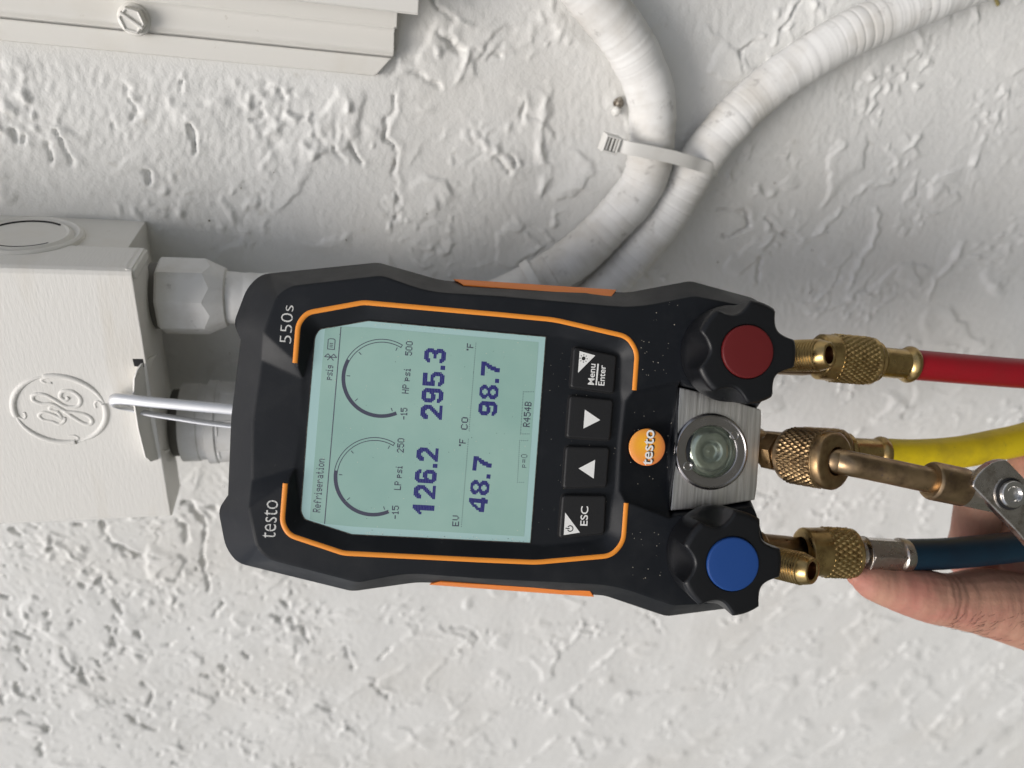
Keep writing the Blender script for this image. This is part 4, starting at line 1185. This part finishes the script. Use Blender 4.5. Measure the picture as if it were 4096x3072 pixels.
# script letters: G spiral with its loops, E loops
stroke([(-99.0, -160.6), (-100.4, -161.8), (-101.8, -160.2), (-100.6, -157.9), (-97.4, -158.0), (-95.2, -161.2), (-96.6, -164.6), (-100.8, -164.6), (-104.4, -161.3), (-107.4, -159.2), (-110.6, -159.4), (-111.2, -161.6), (-108.8, -163.3), (-105.2, -163.6), (-102.0, -166.4), (-99.4, -169.4), (-96.0, -172.6), (-93.6, -173.0), (-92.8, -170.9), (-94.6, -168.6), (-98.0, -167.6), (-101.6, -167.0)], 0.72)
stroke([(-101.9, -169.6), (-102.6, -171.6), (-104.4, -172.8), (-106.6, -171.6), (-109.6, -170.6), (-110.6, -168.6), (-108.6, -167.2), (-105.4, -168.6), (-103.2, -170.4), (-104.0, -167.2), (-106.4, -166.0), (-105.6, -164.9), (-103.4, -166.2)], 0.62)
boxT.part("embossed_emblem", em, 'paint_brushed', lid_o, sharp=60)

# ------------------------------------------------------------------ conduit connectors below the box, conduits, cable ties
CN1 = V3(-68, -130.5, 27.0)
c1 = Thing("conduit_connector", "white painted octagonal conduit nut under the box, beside its knockout side", "connector", WALL, tuple(CN1), "conduit connectors under the box")
oct_ = [(0, 14.6), (1.0, 15.6), (17.5, 15.6)]
nb = MB().lathe(CN1, (1, 0, 0), oct_, 8, True, False, math.pi / 8 + 0.12)
# chamfered end whose facets meet the flats in waves
ax, x, y = frame_of((1, 0, 0))
na = 96
an = np.arange(na) * 2 * math.pi / na
ph = ((an - (math.pi / 8 + 0.12)) / (math.pi / 4)) % 1.0
flatR = 15.6 * math.cos(math.pi / 8) / np.cos((ph - 0.5) * math.pi / 4)
rings = []
for d, fn in ((17.4, flatR), (18.6 - 2.6 * np.abs(ph - 0.5) * 2 + 1.2, flatR), (24.6, np.full(na, 12.0)), (25.0, np.full(na, 11.2)), (25.0, np.full(na, 10.4))):
    d = np.broadcast_to(d, an.shape)
    rings.append([CN1 + ax * dd + r * (math.cos(a) * x + math.sin(a) * y) for a, r, dd in zip(an, fn, d)])
nb.rings(rings, False, True)
c1.part("nut", nb, 'conduit', sharp=20)
c1.part("locking_ring", MB().lathe(CN1 - V3(3.2, 0, 0), (1, 0, 0), [(0, 13.2), (3.3, 13.2)], 40, True, True), 'shade_slot')

CN2 = V3(-66, -192.0, 27.0)
c2 = Thing("conduit_connector", "ribbed white conduit connector behind the metal hook", "connector", WALL, tuple(CN2), "conduit connectors under the box")
c2.part("collar", MB().lathe(CN2, (1, 0, 0), [(0, 17.5), (7, 17.5), (7.6, 17.0), (10.5, 17.0), (11, 18.8), (14.5, 18.8), (15, 18.2), (34, 17.0), (38, 15.5), (40, 12)], 56, True, True), 'conduit')
rb = MB()
for k in range(8):
    a = k * math.pi / 4 + 0.2
    dv, tv = V3(0, math.cos(a), math.sin(a)), V3(0, -math.sin(a), math.cos(a))
    pts = [CN2 + V3(d, 0, 0) + dv * r for d, r in ((16, 17.6), (30, 17.0), (34, 16.4))]
    rb.tube(spline(pts, 4), 0.75, 8)
    pts = [CN2 + V3(16, 0, 0) + dv * 17.8, CN2 + V3(16, 0, 0) + unit(dv + 0.18 * tv) * 17.8, CN2 + V3(16, 0, 0) + unit(dv + 0.36 * tv) * 17.7]
    rb.tube(spline(pts, 4), 0.7, 8)
c2.part("grip_rib", rb, 'conduit')
c2.part("locking_ring", MB().lathe(CN2 - V3(4, 0, 0), (1, 0, 0), [(0, 15), (4.2, 15)], 40, True, True), 'shade_slot')

def conduit(name, label, pts, r, amp, pitch, seg, group, grow=0.0):
    path = spline(pts, seg)
    # resample evenly so that the ribs keep their pitch
    L = np.concatenate([[0], np.cumsum([np.linalg.norm(path[i + 1] - path[i]) for i in range(len(path) - 1)])])
    n = int(L[-1] / 0.45)
    q = np.linspace(0, L[-1], n)
    P = np.stack([np.interp(q, L, [p[k] for p in path]) for k in range(3)], -1)
    wob = perlin(q / 9, q * 0 + 3.3, 61)
    rad = r + grow * q / L[-1] - amp * np.clip(np.cos(2 * math.pi * q / pitch + 2 * wob), 0, 1) ** 10 * np.clip(0.55 + 1.3 * perlin(q / 31, q * 0 + 1.7, 62), 0.1, 1.2) + 0.45 * wob + 0.3 * perlin(q / 3.1, q * 0 + 8.3, 63)
    mb = MB().tube(list(P), list(rad), 36)
    return solo(name, label, "conduit", WALL, mb, 'conduit', tuple(pts[0]), group, 180)

conduit("conduit", "thicker white flexible conduit curving up from the octagonal nut",
        [(-46, -130.5, 27), (-20, -131.5, 26), (20, -134.5, 21), (52, -140.5, 15.5), (68, -138.5, 12.5), (82.1, -132.5, 12), (97.6, -122.4, 12), (112.5, -109.9, 12), (124.7, -94.6, 12), (131.6, -84.6, 12), (135.4, -76, 12), (136.0, -66.5, 12), (134.4, -54.2, 12), (129.8, -38.7, 12), (116.4, -21.5, 12), (98.8, -7, 12), (84, 4, 12), (60, 18, 12)],
        10.7, 0.22, 4.6, 10, "white conduits on the wall", -0.9)
conduit("conduit", "thinner ribbed white conduit running off to the upper right corner",
        [(-26, -192, 27), (10, -190, 26), (50, -178, 20), (88, -164, 14), (106, -151, 11.5), (116.9, -140.4, 11.5), (126.6, -128.7, 11.5), (136.1, -116, 11.5), (149.0, -94.8, 11.5), (155.2, -80.6, 11.5), (159.8, -67.4, 11.5), (167.6, -53.0, 11), (179.6, -37.9, 10.3), (194.8, -24, 10), (213.2, -10.4, 10), (232.6, 0.2, 10), (252, 10.2, 10), (276, 21.5, 10), (310, 38, 10)],
        8.6, 0.32, 4.2, 10, "white conduits on the wall", 1.5)

def tie(name, label, loop, width, head, hdir):
    t = Thing(name, label, "cable tie", WALL, tuple(loop[0]), "white cable ties")
    P = spline(loop, 8)
    rings = []
    for i, p in enumerate(P):
        T = unit(P[min(i + 1, len(P) - 1)] - P[max(i - 1, 0)])
        w = width[1] - (width[1] @ T) * T
        w = unit(w) * width[0] / 2
        nrm = unit(np.cross(T, w)) * 0.65
        rings.append([p - w - nrm, p + w - nrm, p + w + nrm, p - w + nrm])
    t.part("strap", MB().rings(rings), 'nylon')
    if head is not None:
        c, ux, uy, uz, sz = head
        b = MB()
        q = [(-1, -1), (1, -1), (1, 1), (-1, 1)]
        P8 = lambda sx, sy, z: [tuple(c + ux * a * sx + uy * bb * sy + uz * z) for a, bb in q]
        b.rings([P8(sz[0], sz[1], 0), P8(sz[0], sz[1], 5.0), P8(sz[0] - .3, sz[1] - .3, 5.4), P8(sz[0] - 0.9, sz[1] - 0.9, 5.4), P8(sz[0] - 1.0, sz[1] - 1.0, 3.4)], True, False)
        hd = t.part("head", b, 'nylon')
        t.part("head_slot", MB().add(P8(sz[0] - 0.95, sz[1] - 0.95, 4.3), [(0, 1, 2, 3)]), 'shade_slot', hd)
        rb = MB()
        for k in (-0.7, -0.1, 0.5):
            rb.box(tuple(np.array((0, 0, 0)) ), (1, 1, 1)) if False else rb.rings([[tuple(c + ux * (k * sz[0] * 0.8 + e) + uy * (f * (sz[1] - 1.0)) + uz * z) for e, z in ((0, 4.3), (0.75, 4.3), (0.75, 4.9), (0, 4.9))] for f in (-1, 1)])
        t.part("pawl_rib", rb, 'nylon', hd)
    return t
tl = [(115.5, -59.0, 21.5), (121, -59.6, 24.4), (129, -60.3, 25.3), (140, -61.6, 25.0), (149, -63.4, 23.8), (156, -65.0, 21.6), (162.5, -66.6, 20.2), (167.4, -67.8, 16.5), (169.4, -68.4, 11.5), (168.2, -68, 6)]
tie("cable_tie", "white cable tie joining both conduits, square head at its end", [V3(*p) for p in tl], (5.4, V3(-0.1, 1, 0.0)), (V3(112.4, -58.8, 19.0), V3(0.98, -0.17, 0), V3(0.17, 0.98, 0), V3(0, 0, 1), (3.6, 3.6)), None)
d = unit((0.80, 0.58, 0)); pz = V3(-d[1], d[0], 0)
cc = V3(91.5, -126.6, 12)
tl = [cc + 11.0 * (math.cos(a) * pz + math.sin(a) * V3(0, 0, 1)) for a in np.linspace(-0.6, math.pi + 0.6, 13)]
tie("cable_tie", "plain white cable tie round the thicker conduit just beside the gauge", tl, (4.2, V3(*d)), None, None)

# painted screw and its hole beside the conduit
def rough_blob(mb, c, r, n=10):
    rings = []
    for i in range(6):
        f = i / 5
        rr = r * math.cos(f * math.pi / 2) + 0.02
        rings.append([(c[0] + rr * math.cos(a) * (1 + 0.25 * rnd.uniform(-1, 1)), c[1] + rr * math.sin(a) * (1 + 0.25 * rnd.uniform(-1, 1)), c[2] + r * math.sin(f * math.pi / 2)) for a in np.arange(n) * 2 * math.pi / n])
    mb.rings(rings)
    return mb
scT = Thing("wall_screw", "small rusty screw half painted white, in the wall beside the thicker conduit", "screw", WALL, (120.6, -47, 0))
scT.part("screw_head", rough_blob(MB(), (120.9, -45.6, 1.0), 2.3), 'wood_hole')
scT.part("paint_drop", rough_blob(MB(), (120.4, -49.0, 1.0), 2.1), 'nylon')

# ------------------------------------------------------------------ raceway along the top
rw = Thing("raceway", "off-white painted metal raceway with stepped edge along the top left", "raceway", WALL, (0, -30, 0))
def strip(prof, s0, s1):
    return MB().rings([[(s, t, h) for t, h in prof] for s in s0 + s1] if isinstance(s0, list) else [[(s, t, h) for t, h in prof] for s in (s0, s1)])
fl = ccw([(-300, -43.9), (16.0, -43.9), (22.6, -36.5), (-300, -36.5)])
rw.part("flange", MB().prism(fl, -0.5, 3.6, 0.8), 'paint')
rw.part("step_panel", strip([(-36.6, 3.4), (-35.9, 3.5), (-35.2, 4.1), (-34.4, 5.3), (-33.8, 5.9), (-33.0, 6.1), (-31.5, 5.8), (-27.5, 5.6), (-26.4, 6.2), (-25.8, 7.0), (-12, 7.0), (-12, 1)], -300, 22.9), 'paint')
rw.part("sloped_side", strip([(-25.8, 6.6), (-22.5, 8.2), (-19.0, 8.8), (-12, 8.8), (-12, 2)], -300, 23.6), 'paint')
rw.part("cover", strip([(-19.6, 16.6), (-19.4, 19.4), (-18.8, 20), (30, 20), (30, 2), (27, 2), (27, 16.6)], -300, 30.2), 'paint')
# hex-head screw with slotted top
sc = V3(-69.2, -32.2, 5.8)
scw = rw.part("screw", MB().lathe(sc, (0, 0, 1), [(-0.6, 5.4), (0.2, 5.5), (0.7, 5.1), (0.9, 4.5)], 36, True, True), 'paint')
rw.part("screw_head", MB().lathe(sc, (0, 0, 1), [(0.5, 4.6), (3.9, 4.55), (4.4, 4.1), (4.4, 3.75), (3.9, 3.3), (3.85, 0.01)], 6, False, False, 0.35), 'paint', scw)
sd = unit((0.84, -0.54, 0)); sn = V3(-sd[1], sd[0], 0)
bar = MB().rings([[sc + sd * q + sn * e + V3(0, 0, z) for e, z in ((-0.75, 3.4), (-0.6, 4.4), (-0.3, 4.65), (0.3, 4.65), (0.6, 4.4), (0.75, 3.4))] for q in (-4.0, -3.9, 3.9, 4.0)])
rw.part("screw_slot", bar, 'paint', scw)

# bits of dirt caught on the wall
gr = MB()
for c, r in (((131.6, -1.2, 21.5), 1.6), ((133.0, -0.6, 21.0), 1.1), ((137.4, -117.5, 0.8), 2.2), ((139.0, -118.6, 0.6), 1.3)):
    rough_blob(gr, c, r, 8)
for k in range(60):
    a, b = rnd.uniform(-100, 260), rnd.uniform(-420, -55)
    rough_blob(gr, (a, b, 0.6), rnd.uniform(0.2, 0.5), 5)
g_o = solo("grime", "dark specks of dirt caught on the painted wall", "dirt", WALL, gr, 'wood_hole')
g_o['kind'] = 'stuff'
lf = MB().tube([(223.5, -18.5, 0.9), (225, -18.6, 1.3), (226.6, -18.2, 1.0)], 0.5, 8)
lf.tube([(287, 15.5, 1.5), (290, 14, 2.2), (294, 11, 1.6)], 0.8, 8)
l_o = solo("moss_bit", "tiny greenish crumbs stuck on the wall at the upper right", "moss", WALL, lf, 'leaf')
l_o['kind'] = 'stuff'
